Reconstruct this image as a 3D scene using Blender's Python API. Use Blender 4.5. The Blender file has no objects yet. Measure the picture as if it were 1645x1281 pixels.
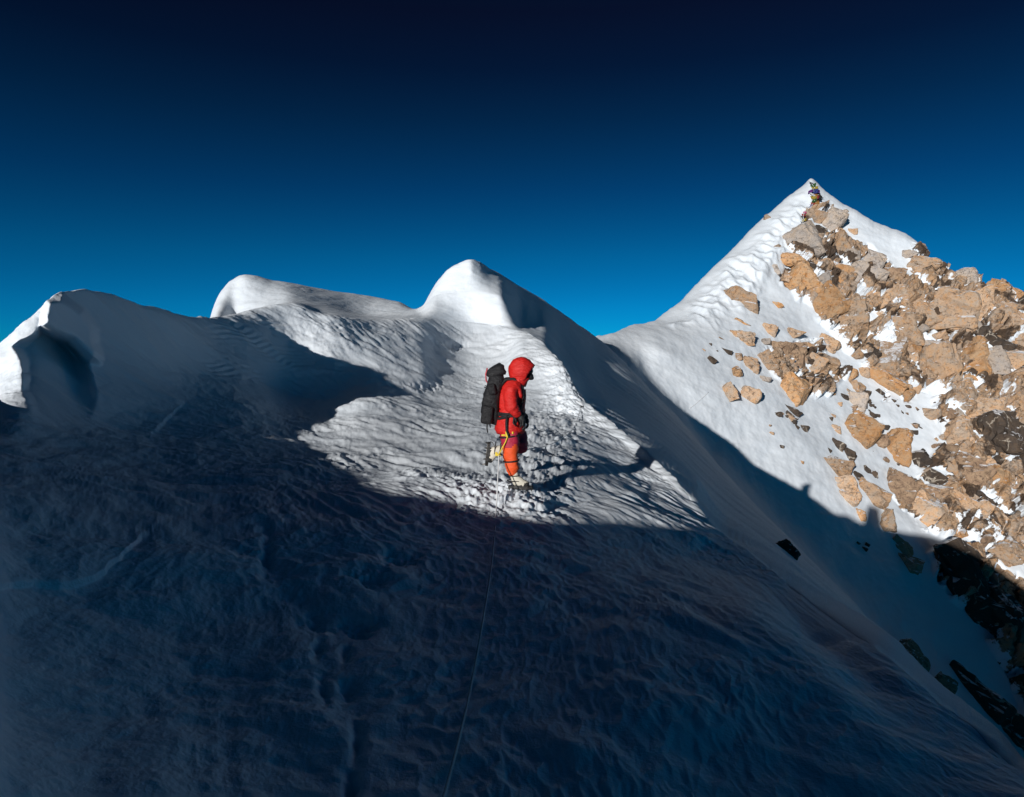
import bpy, bmesh, math, random
import numpy as np
from mathutils import Vector, Matrix, noise as mnoise
from mathutils.bvhtree import BVHTree

S = bpy.context.scene
COL = S.collection

# ------------------------------------------------------------------ camera, sky, sun, exposure
FPX, UC, VC = 1091.0, 822.5, 640.5          # focal length in photo pixels (1645 wide)
PITCH = math.radians(4.19)
cam_d = bpy.data.cameras.new('camera')
cam = bpy.data.objects.new('camera', cam_d)
COL.objects.link(cam)
cam.location = (0, 0, 0)
cam.rotation_euler = (math.radians(90) - PITCH, 0, 0)
cam_d.sensor_width = 36.0
cam_d.lens = 36.0 * FPX / 1645.0
cam_d.clip_start = 0.05
cam_d.clip_end = 120000
S.camera = cam

SUN_AZ = math.radians(28.3)                  # the light travels this way (from +Y towards +X), downwards
SUN_EL = math.radians(12.0)
LDIR = Vector((math.sin(SUN_AZ) * math.cos(SUN_EL), math.cos(SUN_AZ) * math.cos(SUN_EL), -math.sin(SUN_EL)))
sun_d = bpy.data.lights.new('sun', 'SUN')
sun_d.energy = 4.5
sun_d.angle = math.radians(0.5)
sun_d.color = (1.0, 0.965, 0.925)
sun = bpy.data.objects.new('sun', sun_d)
COL.objects.link(sun)
sun.rotation_euler = LDIR.to_track_quat('-Z', 'Y').to_euler()
sun.location = (-20, -40, 30)

W = bpy.data.worlds.new('World')
S.world = W
W.use_nodes = True
wt = W.node_tree
for n in list(wt.nodes):
    wt.nodes.remove(n)
wo = wt.nodes.new('ShaderNodeOutputWorld')
bg = wt.nodes.new('ShaderNodeBackground')
sky = wt.nodes.new('ShaderNodeTexSky')
sky.sky_type = 'NISHITA'
sky.sun_disc = False
sky.sun_elevation = SUN_EL
sky.sun_rotation = SUN_AZ + math.pi
sky.altitude = 8400
sky.air_density = 1.0
sky.dust_density = 0.0
sky.ozone_density = 4.0
bg.inputs['Strength'].default_value = 0.1
# thin high-altitude air: the sky darkens quickly towards the zenith
tc = wt.nodes.new('ShaderNodeTexCoord')
sep = wt.nodes.new('ShaderNodeSeparateXYZ')
wt.links.new(tc.outputs['Generated'], sep.inputs[0])
ramp = wt.nodes.new('ShaderNodeValToRGB')
SKYR = [(0.0, (.008, .56, .60)), (.06, (.008, .56, .60)), (.13, (.008, .49, .52)), (.22, (.012, .30, .375)), (.31, (.02, .17, .22)), (.37, (.03, .095, .14)), (.43, (.06, .065, .10)), (.55, (.018, .13, .13)), (1.0, (.006, .185, .165))]
el = ramp.color_ramp.elements
el[0].position, el[0].color = SKYR[0][0], (*SKYR[0][1], 1)
el[1].position, el[1].color = SKYR[-1][0], (*SKYR[-1][1], 1)
for p_, c_ in SKYR[1:-1]:
    e_ = el.new(p_); e_.color = (*c_, 1)
mul = wt.nodes.new('ShaderNodeMix'); mul.data_type = 'RGBA'; mul.blend_type = 'MULTIPLY'
mul.inputs['Factor'].default_value = 1.0
wt.links.new(sep.outputs['Z'], ramp.inputs[0])
wt.links.new(sky.outputs[0], mul.inputs['A'])
wt.links.new(ramp.outputs[0], mul.inputs['B'])
wt.links.new(mul.outputs['Result'], bg.inputs['Color'])
wt.links.new(bg.outputs[0], wo.inputs['Surface'])
S.view_settings.view_transform = 'Standard'
S.view_settings.look = 'None'
S.view_settings.exposure = 0.0
S.view_settings.gamma = 1.0
S.render.engine = 'CYCLES'
S.cycles.max_bounces = 5
S.cycles.diffuse_bounces = 2
S.cycles.use_denoising = True

# ------------------------------------------------------------------ helpers
def ray(u, v):
    x = (u - UC) / FPX; z = -(v - VC) / FPX
    c, s = math.cos(PITCH), math.sin(PITCH)
    return Vector((x, c + z * s, -s + z * c))

def at(u, v, d):
    """the point seen at photo pixel (u, v) at forward distance d"""
    r = ray(u, v)
    return r * (d / r.y)

def to_px(X, Y, Z):
    c, s = math.cos(PITCH), math.sin(PITCH)
    f = Y * c - Z * s
    up = Y * s + Z * c
    return UC + FPX * X / f, VC - FPX * up / f

def smooth(a, b, x):
    t = np.clip((x - a) / (b - a), 0, 1)
    return t * t * (3 - 2 * t)

def pchip(xk, yk, x):
    """monotone cubic; yk may be (n,) or (n, m)"""
    xk = np.asarray(xk, float); yk = np.asarray(yk, float)
    h = np.diff(xk); d = np.diff(yk) / h
    m = np.zeros_like(yk)
    m[0], m[-1] = d[0], d[-1]
    if len(xk) > 2:
        w1 = 2 * h[1:] + h[:-1]; w2 = h[1:] + 2 * h[:-1]
        ok = d[:-1] * d[1:] > 0
        with np.errstate(divide='ignore', invalid='ignore'):
            mm = (w1 + w2) / (w1 / d[:-1] + w2 / d[1:])
        m[1:-1] = np.where(ok, mm, 0)
    i = np.clip(np.searchsorted(xk, x) - 1, 0, len(xk) - 2)
    t = (x - xk[i]) / h[i]
    t = np.clip(t, 0, 1)
    return ((1 + 2 * t) * (1 - t) ** 2 * yk[i] + t * (1 - t) ** 2 * h[i] * m[i]
            + t * t * (3 - 2 * t) * yk[i + 1] + t * t * (t - 1) * h[i] * m[i + 1])

def pchip_cols(xk, yk, seg, t):
    """column-wise monotone cubic: xk, yk (K, N); rows at (segment, fraction)"""
    h = np.diff(xk, axis=0); d = np.diff(yk, axis=0) / h
    m = np.zeros_like(yk); m[0] = d[0]; m[-1] = d[-1]
    w1 = 2 * h[1:] + h[:-1]; w2 = h[1:] + 2 * h[:-1]
    ok = d[:-1] * d[1:] > 0
    with np.errstate(divide='ignore', invalid='ignore'):
        mm = (w1 + w2) / (w1 / d[:-1] + w2 / d[1:])
    m[1:-1] = np.where(ok, mm, 0)
    t = t[:, None]
    H = h[seg]
    x = xk[seg] + t * H
    y = ((1 + 2 * t) * (1 - t) ** 2 * yk[seg] + t * (1 - t) ** 2 * H * m[seg]
         + t * t * (3 - 2 * t) * yk[seg + 1] + t * t * (t - 1) * H * m[seg + 1])
    return x, y

_rng = np.random.RandomState(7)
_perm = _rng.permutation(256)
_perm = np.concatenate([_perm, _perm, _perm])
_g2 = np.stack([np.cos(np.arange(256) * 2.39996), np.sin(np.arange(256) * 2.39996)], 1)

def perlin(x, y, seed=0):
    x = x + seed * 17.31; y = y + seed * 9.77
    xi = np.floor(x).astype(int); yi = np.floor(y).astype(int)
    xf = x - xi; yf = y - yi
    u = xf * xf * xf * (xf * (xf * 6 - 15) + 10); v = yf * yf * yf * (yf * (yf * 6 - 15) + 10)
    def g(ix, iy, fx, fy):
        k = _perm[_perm[ix & 255] + (iy & 255)]
        return _g2[k, 0] * fx + _g2[k, 1] * fy
    a = g(xi, yi, xf, yf); b = g(xi + 1, yi, xf - 1, yf)
    c = g(xi, yi + 1, xf, yf - 1); d = g(xi + 1, yi + 1, xf - 1, yf - 1)
    return (a + u * (b - a)) + v * ((c + u * (d - c)) - (a + u * (b - a)))

def fbm(x, y, n=4, seed=0, gain=0.5, lac=2.03):
    s = np.zeros_like(x); a = 1.0; f = 1.0
    for k in range(n):
        s += a * perlin(x * f, y * f, seed + k * 3)
        a *= gain; f *= lac
    return s

def ridged(x, y, n=3, seed=0, gain=0.5):
    s = np.zeros_like(x); a = 1.0; f = 1.0
    for k in range(n):
        s += a * (1 - 2.2 * np.abs(perlin(x * f, y * f, seed + 5 * k)))
        a *= gain; f *= 2.07
    return s

def mesh_obj(name, verts, faces, mat=None, parent=None, smooth_=True):
    me = bpy.data.meshes.new(name)
    verts = np.asarray(verts, np.float32); faces = np.asarray(faces, np.int32)
    k = faces.shape[1]
    me.vertices.add(len(verts)); me.vertices.foreach_set('co', verts.ravel())
    me.loops.add(faces.size); me.loops.foreach_set('vertex_index', faces.ravel())
    me.polygons.add(len(faces)); me.polygons.foreach_set('loop_start', np.arange(0, faces.size, k, dtype=np.int32))
    me.update(calc_edges=True); me.validate()
    if smooth_:
        me.polygons.foreach_set('use_smooth', np.ones(len(faces), bool))
    ob = bpy.data.objects.new(name, me)
    COL.objects.link(ob)
    if mat: me.materials.append(mat)
    if parent: ob.parent = parent
    return ob

def tag(o, label=None, cat=None, group=None, kind=None):
    if label: o['label'] = label
    if cat: o['category'] = cat
    if group: o['group'] = group
    if kind: o['kind'] = kind
    return o

def grid_faces(nr, nc, wrap=False):
    i = np.arange(nr - 1)[:, None]; j = np.arange(nc if wrap else nc - 1)[None, :]
    j2 = (j + 1) % nc
    return np.stack([i * nc + j, i * nc + j2, (i + 1) * nc + j2, (i + 1) * nc + j], -1).reshape(-1, 4)

def grid_normals(P, wrap):
    if wrap:
        du = np.roll(P, -1, 1) - np.roll(P, 1, 1)
    else:
        du = np.gradient(P, axis=1)
    dv = np.gradient(P, axis=0)
    n = np.cross(du, dv)
    n /= np.linalg.norm(n, axis=2, keepdims=True) + 1e-12
    n *= np.sign(n[..., 2:3] + 1e-9)
    return n

# ------------------------------------------------------------------ materials
class NT:
    def __init__(self, name):
        self.m = bpy.data.materials.new(name); self.m.use_nodes = True
        self.t = self.m.node_tree
        self.b = self.t.nodes['Principled BSDF']
    def n(self, typ, **kw):
        nd = self.t.nodes.new('ShaderNode' + typ)
        for k, v in kw.items():
            if k in ('ins',):
                for a, b in v.items(): nd.inputs[a].default_value = b
            else: setattr(nd, k, v)
        return nd
    def l(self, a, b): self.t.links.new(a, b)
    def coord(self, scale=(1, 1, 1), rot=(0, 0, 0), out='Object'):
        c = self.n('TexCoord'); mp = self.n('Mapping')
        mp.inputs['Scale'].default_value = scale; mp.inputs['Rotation'].default_value = rot
        self.l(c.outputs[out], mp.inputs[0]); return mp.outputs[0]
    def noise(self, vec, scale, detail=4, rough=.55, dist=0.0):
        nd = self.n('TexNoise'); nd.inputs['Scale'].default_value = scale
        nd.inputs['Detail'].default_value = detail; nd.inputs['Roughness'].default_value = rough
        nd.inputs['Distortion'].default_value = dist
        self.l(vec, nd.inputs['Vector']); return nd.outputs['Fac']
    def ramp(self, fac, stops):
        r = self.n('ValToRGB'); e = r.color_ramp.elements
        def c4(c): return (*c, 1) if not isinstance(c, (int, float)) else (c, c, c, 1)
        e[0].position, e[0].color = stops[0][0], c4(stops[0][1])
        e[1].position, e[1].color = stops[-1][0], c4(stops[-1][1])
        for p, c in stops[1:-1]:
            q = e.new(p); q.color = c4(c)
        self.l(fac, r.inputs[0]); return r.outputs[0]
    def mix(self, fac, a, b, mode='MIX'):
        x = self.n('Mix'); x.data_type = 'RGBA'; x.blend_type = mode
        for s, val in (('Factor', fac), ('A', a), ('B', b)):
            if hasattr(val, 'is_linked'): self.l(val, x.inputs[s])
            elif s == 'Factor': x.inputs[s].default_value = val
            else: x.inputs[s].default_value = (*val, 1)
        return x.outputs['Result']
    def math(self, op, a, b=0.0):
        x = self.n('Math', operation=op)
        for i, val in enumerate((a, b)):
            if hasattr(val, 'is_linked'): self.l(val, x.inputs[i])
            else: x.inputs[i].default_value = val
        return x.outputs[0]
    def bump(self, h, strength=.5, dist=.02, prev=None):
        x = self.n('Bump'); x.inputs['Strength'].default_value = strength; x.inputs['Distance'].default_value = dist
        self.l(h, x.inputs['Height'])
        if prev is not None: self.l(prev, x.inputs['Normal'])
        return x.outputs[0]
    def done(self, color=None, rough=None, normal=None):
        if color is not None:
            if hasattr(color, 'is_linked'): self.l(color, self.b.inputs['Base Color'])
            else: self.b.inputs['Base Color'].default_value = (*color, 1)
        if rough is not None:
            if hasattr(rough, 'is_linked'): self.l(rough, self.b.inputs['Roughness'])
            else: self.b.inputs['Roughness'].default_value = rough
        if normal is not None: self.l(normal, self.b.inputs['Normal'])
        return self.m

def snow_mat(name, sc=1.0):
    M = NT(name)
    v = M.coord()
    c = M.ramp(M.noise(v, .6, 3), [(.3, (.72, .78, .84)), (.7, (.77, .82, .87))])
    b = M.bump(M.noise(v, 9 * sc, 5, .6), .25, .03)
    b = M.bump(M.noise(v, 38 * sc, 4, .65), .5, .012, b)
    b = M.bump(M.noise(v, 130 * sc, 3, .7), .4, .004, b)
    M.b.inputs['Specular IOR Level'].default_value = .25
    return M.done(c, .7, b)

M_SNOW = snow_mat('snow')
M_SNOW_FAR = snow_mat('snow_far', .4)


VEIN = False
def rock_nodes(M, c1, c2, c3, stain_shade, rnd=True):
    """lichen-free granite: two body colours, iron staining, dark mineral streaks deepened to imitate shadow, snow caught on the ledges"""
    v = M.coord(out='Object')
    if rnd:
        oi = M.n('ObjectInfo'); ad = M.n('VectorMath', operation='ADD')
        sc_ = M.n('VectorMath', operation='SCALE'); cb = M.n('CombineXYZ')
        for i in range(3): M.l(oi.outputs['Random'], cb.inputs[i])
        M.l(cb.outputs[0], sc_.inputs[0]); sc_.inputs['Scale'].default_value = 61.0
        M.l(v, ad.inputs[0]); M.l(sc_.outputs[0], ad.inputs[1]); v = ad.outputs[0]
    n1 = M.noise(v, .9, 5, .6, .6)
    n2 = M.noise(v, 2.6, 6, .65, .4)
    n3 = M.noise(v, 3.4, 6, .66, .8)
    col = M.mix(M.ramp(n1, [(.38, 0.), (.62, 1.)]), c1, c2)
    col = M.mix(M.ramp(n2, [(.50, 0.), (.66, 1.)]), col, c3)
    col = M.mix(M.math('MULTIPLY', M.ramp(n3, [(.55, 0.), (.66, 1.)]), stain_shade), col, (.05, .033, .024))  # mineral staining, strengthened so its dark colour also imitates shadows in the rock
    col = M.mix(M.ramp(M.noise(v, 26, 4, .7), [(.30, .45), (.7, 0.)]), col, (.12, .085, .06))
    ge = M.n('NewGeometry'); sx = M.n('SeparateXYZ'); M.l(ge.outputs['Normal'], sx.inputs[0])
    lg = M.math('ADD', sx.outputs['Z'], M.math('MULTIPLY', M.math('SUBTRACT', M.noise(v, 3.0, 5, .7), .5), .55))
    lg = M.ramp(lg, [(.80, 0.), (.90, 1.)])
    lg_later = lg
    if rnd:
        hs = M.n('HueSaturation'); M.l(col, hs.inputs['Color'])
        M.l(M.math('ADD', M.math('MULTIPLY', oi.outputs['Random'], .5), .72), hs.inputs['Value'])
        col = M.mix(lg_later, hs.outputs[0], (.80, .81, .84)) if lg_later is not None else hs.outputs[0]
    if VEIN:                                          # pale veins through the dark gneiss
        vn = M.n('TexVoronoi', feature='DISTANCE_TO_EDGE'); vn.inputs['Scale'].default_value = .55
        va = M.n('VectorMath', operation='ADD'); vz = M.n('TexNoise'); vz.inputs['Scale'].default_value = 1.1; vz.inputs['Detail'].default_value = 4
        M.l(v, vz.inputs['Vector']); M.l(v, va.inputs[0]); M.l(vz.outputs['Color'], va.inputs[1]); M.l(va.outputs[0], vn.inputs['Vector'])
        col = M.mix(M.math('MULTIPLY', M.ramp(vn.outputs['Distance'], [(.012, 1.), (.03, 0.)]), M.ramp(M.noise(v, .9, 3), [(.48, 0.), (.56, 1.)])), col, (.38, .33, .27))
    # hairline joints and a fractured, flaky skin
    vo = M.n('TexVoronoi', feature='DISTANCE_TO_EDGE'); vo.inputs['Scale'].default_value = 1.6
    wv = M.n('VectorMath', operation='ADD'); nz = M.n('TexNoise'); nz.inputs['Scale'].default_value = 1.5
    ms = M.n('VectorMath', operation='MULTIPLY'); M.l(v, ms.inputs[0]); ms.inputs[1].default_value = (.7, 1.6, 1.0)
    M.l(v, nz.inputs['Vector']); M.l(ms.outputs[0], wv.inputs[0]); M.l(nz.outputs['Color'], wv.inputs[1]); M.l(wv.outputs[0], vo.inputs['Vector'])
    jn = M.ramp(vo.outputs['Distance'], [(.0, .45), (.03, 1.)])
    jn = M.math('MAXIMUM', jn, M.ramp(M.noise(v, .8, 2), [(.36, 0.), (.46, 1.)]))
    col = M.mix(jn, M.mix(.6, col, (.05, .037, .03)), col)
    mg = M.n('TexNoise'); mg.noise_type = 'RIDGED_MULTIFRACTAL'; mg.inputs['Scale'].default_value = 1.6; mg.inputs['Detail'].default_value = 6
    M.l(v, mg.inputs['Vector'])
    b = M.bump(jn, .8, .12)
    b = M.bump(mg.outputs['Fac'], .45, .12, b)
    b = M.bump(M.noise(v, 6, 6, .65, .3), 1.0, .10, b)
    b = M.bump(M.noise(v, 22, 5, .7), .8, .03, b)
    return v, col, b

ROCKM = {}
for k_, (c1, c2, c3, st) in {
        't': ((.58, .375, .225), (.48, .385, .30), (.60, .335, .155), .75),
        'o': ((.60, .325, .145), (.55, .37, .22), (.60, .275, .08), .7),
        'g': ((.48, .43, .39), (.56, .45, .35), (.40, .37, .35), .6),
        'b': ((.30, .19, .12), (.44, .30, .19), (.16, .10, .065), .85),
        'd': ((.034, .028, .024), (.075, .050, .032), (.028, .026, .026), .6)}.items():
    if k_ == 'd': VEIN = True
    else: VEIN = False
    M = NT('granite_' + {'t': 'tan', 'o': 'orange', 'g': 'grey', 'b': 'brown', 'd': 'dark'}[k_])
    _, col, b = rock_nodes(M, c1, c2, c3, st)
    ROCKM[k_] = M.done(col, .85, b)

VEIN = False
M = NT('summit_ground')
vv, rc, rb = rock_nodes(M, (.52, .345, .21), (.42, .345, .28), (.55, .31, .15), .85, False)
dk = M.noise(vv, .33, 4, .6, .8)
rc = M.mix(M.ramp(dk, [(.50, 0.), (.56, .9)]), rc, (.05, .034, .025))
sn = M.ramp(M.noise(vv, .6, 3), [(.3, (.72, .78, .84)), (.7, (.77, .82, .87))])
sb = M.bump(M.noise(vv, 3, 5, .6), .16, .06)
sb = M.bump(M.noise(vv, 16, 4, .65), .2, .02, sb)
atn = M.n('Attribute', attribute_name='bedrock')
fac = M.math('ADD', atn.outputs['Fac'], M.math('MULTIPLY', M.math('SUBTRACT', M.noise(vv, 3.2, 5, .7), .5), 1.5))
fac = M.ramp(fac, [(.44, 0.), (.56, 1.)])
mxn = M.n('Mix', data_type='VECTOR')
M.l(fac, mxn.inputs['Factor']); M.l(sb, mxn.inputs[4]); M.l(rb, mxn.inputs[5])
M.b.inputs['Specular IOR Level'].default_value = .25
M_SUMMIT = M.done(M.mix(fac, sn, rc), .8)
M.l(mxn.outputs[1], M.b.inputs['Normal'])

# ------------------------------------------------------------------ the near ridge: profile lines lofted round the camera
def far(u, v):
    """the slope behind the climber lies back: distances stretch towards the crest"""
    t = min(1, max(0, (800 - v) / 180.0))
    k = 1.0 if u < -50 else 1 + .4 * t * t * (3 - 2 * t)
    w = min(1, max(0, (600 - v) / 80.0)) * min(1, max(0, (u - 440) / 170.0)) * min(1, max(0, (960 - u) / 90.0))
    return k + .3 * w

def kfar(u):
    t = min(1, max(0, (u - 430) / 200.0))
    return 1.4 + .3 * t * t * (3 - 2 * t)

def line(pts, outside=(), k=None):
    """pts: (u, v, forward distance) as seen in the photo; outside: (x, y, z) world points beyond the frame"""
    W_ = [at(u, v, d * (k(u) if k else far(u, v))) for u, v, d in pts] + [Vector(p) for p in outside]
    a = np.array([(math.degrees(math.atan2(p.x, p.y)), math.hypot(p.x, p.y), p.z) for p in W_])
    return a[np.argsort(a[:, 0])]

L0 = line([], [(.7 * math.sin(math.radians(t)), .7 * math.cos(math.radians(t)), z) for t, z in
               ((-179, -1.35), (-140, -1.25), (-90, -1.35), (-40, -1.5), (0, -1.62), (40, -1.72), (90, -1.75), (140, -1.6))])
L1 = line([(-60, 1300, 1.9), (0, 1300, 2.0), (250, 1300, 2.3), (400, 1300, 2.45), (700, 1300, 2.65), (1000, 1300, 2.9), (1300, 1300, 3.25), (1645, 1330, 3.25), (1750, 1340, 3.1)],
          [(-1.5, 1.1, -1.15), (-1.35, -.1, -.95), (-.75, -1.3, -.75), (.3, -2.2, -.95), (1.6, -2.2, -1.5), (2.4, -1, -1.9), (2.8, .6, -2.15)])
L2 = line([(-60, 1040, 2.7), (0, 1050, 2.9), (250, 1050, 3.5), (400, 1050, 3.8), (700, 1050, 4.15), (1000, 1050, 4.4), (1300, 1080, 4.6), (1440, 1180, 4.15), (1645, 1290, 3.6), (1750, 1310, 3.4)],
          [(-1.7, 1.3, -.85), (-1.55, -.2, -.7), (-.9, -1.7, -.72), (.3, -3.2, -.6), (1.9, -3.2, -1.3), (3.0, -1, -2.0), (3.2, .6, -2.3)])
L3 = line([(-60, 840, 4.0), (0, 850, 4.3), (100, 860, 4.6), (240, 865, 5.1), (500, 865, 6.2), (700, 862, 6.9), (830, 860, 7.3), (1000, 862, 8.4), (1100, 880, 9.0), (1170, 905, 9.0), (1300, 1010, 6.7), (1440, 1110, 5.1), (1645, 1262, 3.85), (1750, 1290, 3.6)],
          [(-1.95, 1.4, -.65), (-1.75, -.3, -.5), (-1.0, -2.0, -.66), (.4, -5, -.4), (2.4, -5, -1.2), (3.4, -1.4, -2.15), (3.5, .6, -2.4)])
L4 = line([(-60, 696, 8.4), (0, 700, 5.9), (100, 690, 7.2), (170, 692, 8.1), (240, 700, 8.8), (330, 710, 9.2), (400, 722, 9.3), (520, 742, 9.9), (700, 770, 9.5), (830, 780, 9.2), (900, 776, 9.8), (1000, 778, 11.6), (1060, 795, 12.1), (1170, 884, 10.0), (1300, 984, 7.3), (1440, 1086, 5.4), (1645, 1250, 4.1), (1750, 1280, 3.65)],
          [(-2.1, 1.45, -.52), (-1.85, -.3, -.38), (-1.1, -2.2, -.62), (.5, -6.2, -.25), (2.6, -6, -1.1), (3.6, -1.6, -2.2), (3.6, .6, -2.45)])
L5 = line([(-150, 690, 6.2), (-110, 686, 8.2), (-60, 656, 10.2), (0, 606, 6.95), (60, 572, 7.0), (100, 570, 7.9), (155, 575, 8.4), (240, 595, 9.3), (335, 605, 10.6), (400, 612, 11.3), (470, 638, 12.8), (520, 655, 12.6), (580, 620, 12.8), (700, 655, 13.2), (830, 662, 13.5), (900, 664, 14.0), (945, 682, 13.7), (1060, 768, 13.1), (1170, 874, 10.5), (1300, 974, 7.65), (1440, 1078, 5.6), (1645, 1245, 4.2), (1750, 1276, 3.7)],
          [(-2.2, 1.48, -.46), (-1.92, -.3, -.3), (-1.2, -2.3, -.60), (.55, -7, -.2), (2.7, -6.6, -1.1), (3.7, -1.7, -2.2), (3.7, .6, -2.5)])
LA = line([(-200, 699, 4.3), (-150, 685, 7.0), (-110, 660, 9.2), (-60, 610, 11.0), (0, 556, 7.55), (60, 500, 7.6), (95, 470, 8.1), (155, 469, 8.9), (240, 496, 10.0), (335, 513, 11.8), (380, 503, 13), (470, 489, 13.8), (520, 507, 13.3), (600, 515, 13.7), (675, 512, 15.4), (760, 521, 16.8), (845, 534, 16.3), (900, 582, 15.6), (945, 650, 14.3), (1060, 745, 13.1), (1170, 866, 11.0), (1300, 966, 8.0), (1440, 1070, 5.8), (1645, 1240, 4.3), (1750, 1272, 3.75)],
          [(-2.3, 1.5, -.50), (-2.0, -.3, -.27), (-1.25, -2.4, -.60), (.55, -7.3, -.15), (2.8, -7, -1.1), (3.8, -1.8, -2.25), (3.8, .6, -2.55)])
LB = line([(-120, 700, 7.2), (-60, 622, 8.5), (0, 572, 8.2), (60, 524, 9.0), (95, 500, 9.6), (155, 498, 10.4), (240, 525, 11.5), (335, 535, 13.5), (380, 520, 16.8), (440, 492, 17), (470, 484, 17), (520, 492, 17), (600, 506, 17.2), (675, 504, 17.0), (700, 478, 17.1), (755, 468, 17.2), (800, 474, 17.2), (840, 527, 17.2), (870, 533, 18), (900, 570, 17.5), (945, 610, 17.5), (1060, 695, 17), (1170, 815, 15.5), (1300, 925, 13.5), (1440, 1075, 11.5), (1645, 1280, 9.5), (1750, 1330, 9)],
          [(-4.1, 3.0, -1.5), (-3.4, 2.4, -1.2), (-3.2, -.6, -1.1), (-2.2, -3.6, -.7), (.3, -9, -.9), (4.5, -8.5, -2.1), (6, -2.5, -4.0), (6.2, .8, -4.8)], kfar)
LC = line([(-60, 900, 12), (0, 860, 13), (60, 760, 13.6), (95, 720, 14), (155, 690, 15), (240, 640, 16.5), (325, 560, 19), (337, 515, 19), (350, 478, 19), (370, 452, 19), (395, 441, 19), (440, 451, 19.6), (560, 471, 20), (640, 486, 20), (668, 497, 19.6), (677, 493, 18.6), (700, 456, 18.0), (718, 434, 17.8), (733, 424, 17.8), (755, 417, 17.8), (770, 421, 18.3), (790, 435, 20), (830, 458, 22), (870, 481, 24), (915, 512, 26.5), (960, 544, 29), (1060, 640, 28), (1200, 800, 26), (1350, 960, 24), (1500, 1130, 21), (1645, 1330, 18), (1750, 1400, 17)],
          [(-8, 4.8, -4.6), (-6.2, 3.6, -3.8), (-6, -1, -3.6), (-5, -7, -3.4), (0, -14, -3.2), (8, -12, -5.5), (14, -4, -11), (15, 1, -13)], kfar)
LD = LC.copy()
LD[:, 1] = LC[:, 1] + 22; LD[:, 2] = LC[:, 2] - 24

tin = np.linspace(-39.5, 39.5, 1180)
tout = np.linspace(39.5, 360 - 39.5, 232)[1:-1]
TH = np.concatenate([tin, tout]); TH = np.where(TH > 180, TH - 360, TH)
def sample(Ln):
    a = np.concatenate([Ln[-4:] - [360, 0, 0], Ln, Ln[:4] + [360, 0, 0]])
    return pchip(a[:, 0], a[:, 1], TH), pchip(a[:, 0], a[:, 2], TH)
LNS = [L0, L1, L2, L3, L4, L5, LA, LB, LC, LD]
RZ = [sample(Ln) for Ln in LNS]
Rk = np.array([a for a, b in RZ]); Zk = np.array([b for a, b in RZ])
def gsm(a, sig):
    n = int(4 * sig) + 1
    w = np.exp(-.5 * (np.arange(-n, n + 1) / sig) ** 2); w /= w.sum()
    return np.convolve(np.concatenate([a[-n:], a, a[:n]]), w, 'same')[n:-n]
for k, sg in enumerate((6, 16, 20, 20, 18, 16, 4, 2, 1.0, 6)):
    Rk[k] = gsm(Rk[k], sg); Zk[k] = gsm(Zk[k], sg)
for k in range(1, len(Rk)):
    Rk[k] = np.maximum(Rk[k], Rk[k - 1] + .03)
CNT = [16, 110, 120, 95, 85, 95, 50, 70, 14]
seg, frac = [], []
for k, c in enumerate(CNT):
    seg += [k] * c; frac += list(np.arange(c) / c)
seg.append(len(CNT) - 1); frac.append(1.0)
seg = np.array(seg); frac = np.array(frac)
R, Z = pchip_cols(Rk, Zk, seg, frac)
thr = np.radians(TH)[None, :]
X = R * np.sin(thr); Y = R * np.cos(thr)
P = np.stack([X, Y, Z], -1)

def segdist(px, py, poly):
    """distance to a polyline, with the side it lies on (positive to the right of travel) and the fraction along"""
    best = np.full(px.shape, 1e9); side = np.zeros(px.shape)
    for (x0, y0), (x1, y1) in zip(poly[:-1], poly[1:]):
        dx, dy = x1 - x0, y1 - y0
        t = np.clip(((px - x0) * dx + (py - y0) * dy) / (dx * dx + dy * dy), 0, 1)
        d = np.hypot(px - x0 - t * dx, py - y0 - t * dy)
        sd = np.sign((px - x0) * dy - (py - y0) * dx)
        m = d < best
        best = np.where(m, d, best); side = np.where(m, sd, side)
    return best, side

def inpoly(px, py, poly):
    c = np.zeros(px.shape, bool)
    n = len(poly)
    for i in range(n):
        x0, y0 = poly[i]; x1, y1 = poly[(i + 1) % n]
        if y0 == y1: continue
        c ^= ((y0 > py) != (y1 > py)) & (px < (x1 - x0) * (py - y0) / (y1 - y0) + x0)
    return c

def polymask(px, py, poly, soft):
    """1 inside, fading to 0 across +-soft at the outline"""
    d, _ = segdist(px, py, list(poly) + [poly[0]])
    s_ = np.where(inpoly(px, py, poly), d, -d)
    return smooth(-soft, soft, s_)

U, Vp = to_px(X, np.where(Y > .3, Y, .3), Z)
front = (Y > .4)
Nn = grid_normals(P, True)
def dirc(x, y, ang, sx, sy):
    """coordinates along / across a heading given in degrees from +Y"""
    a = math.radians(ang)
    al = x * math.sin(a) + y * math.cos(a); ac = x * math.cos(a) - y * math.sin(a)
    return al * sx, ac * sy
DEP = np.maximum(Y, .5)
before = smooth(5.93, 6.12, (seg + frac)[:, None] * np.ones_like(X))          # 0 on the camera's side of the crest, 1 beyond
H = np.zeros_like(X)
fade = smooth(.75, 1.6, R)
# long swells and hollows everywhere
YZ = Y + 1.25 * (Z + 1.9) * smooth(7, 9, R)
wx = X + .35 * fbm(X * .5, YZ * .5, 2, 31); wy = YZ + .35 * fbm(X * .5, YZ * .5, 2, 37)
H += fade * (.08 * fbm(wx * .45, wy * .45, 3, 1) + .035 * fbm(wx * 1.7, wy * 1.7, 3, 2)) * (1 - .6 * before)
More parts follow.
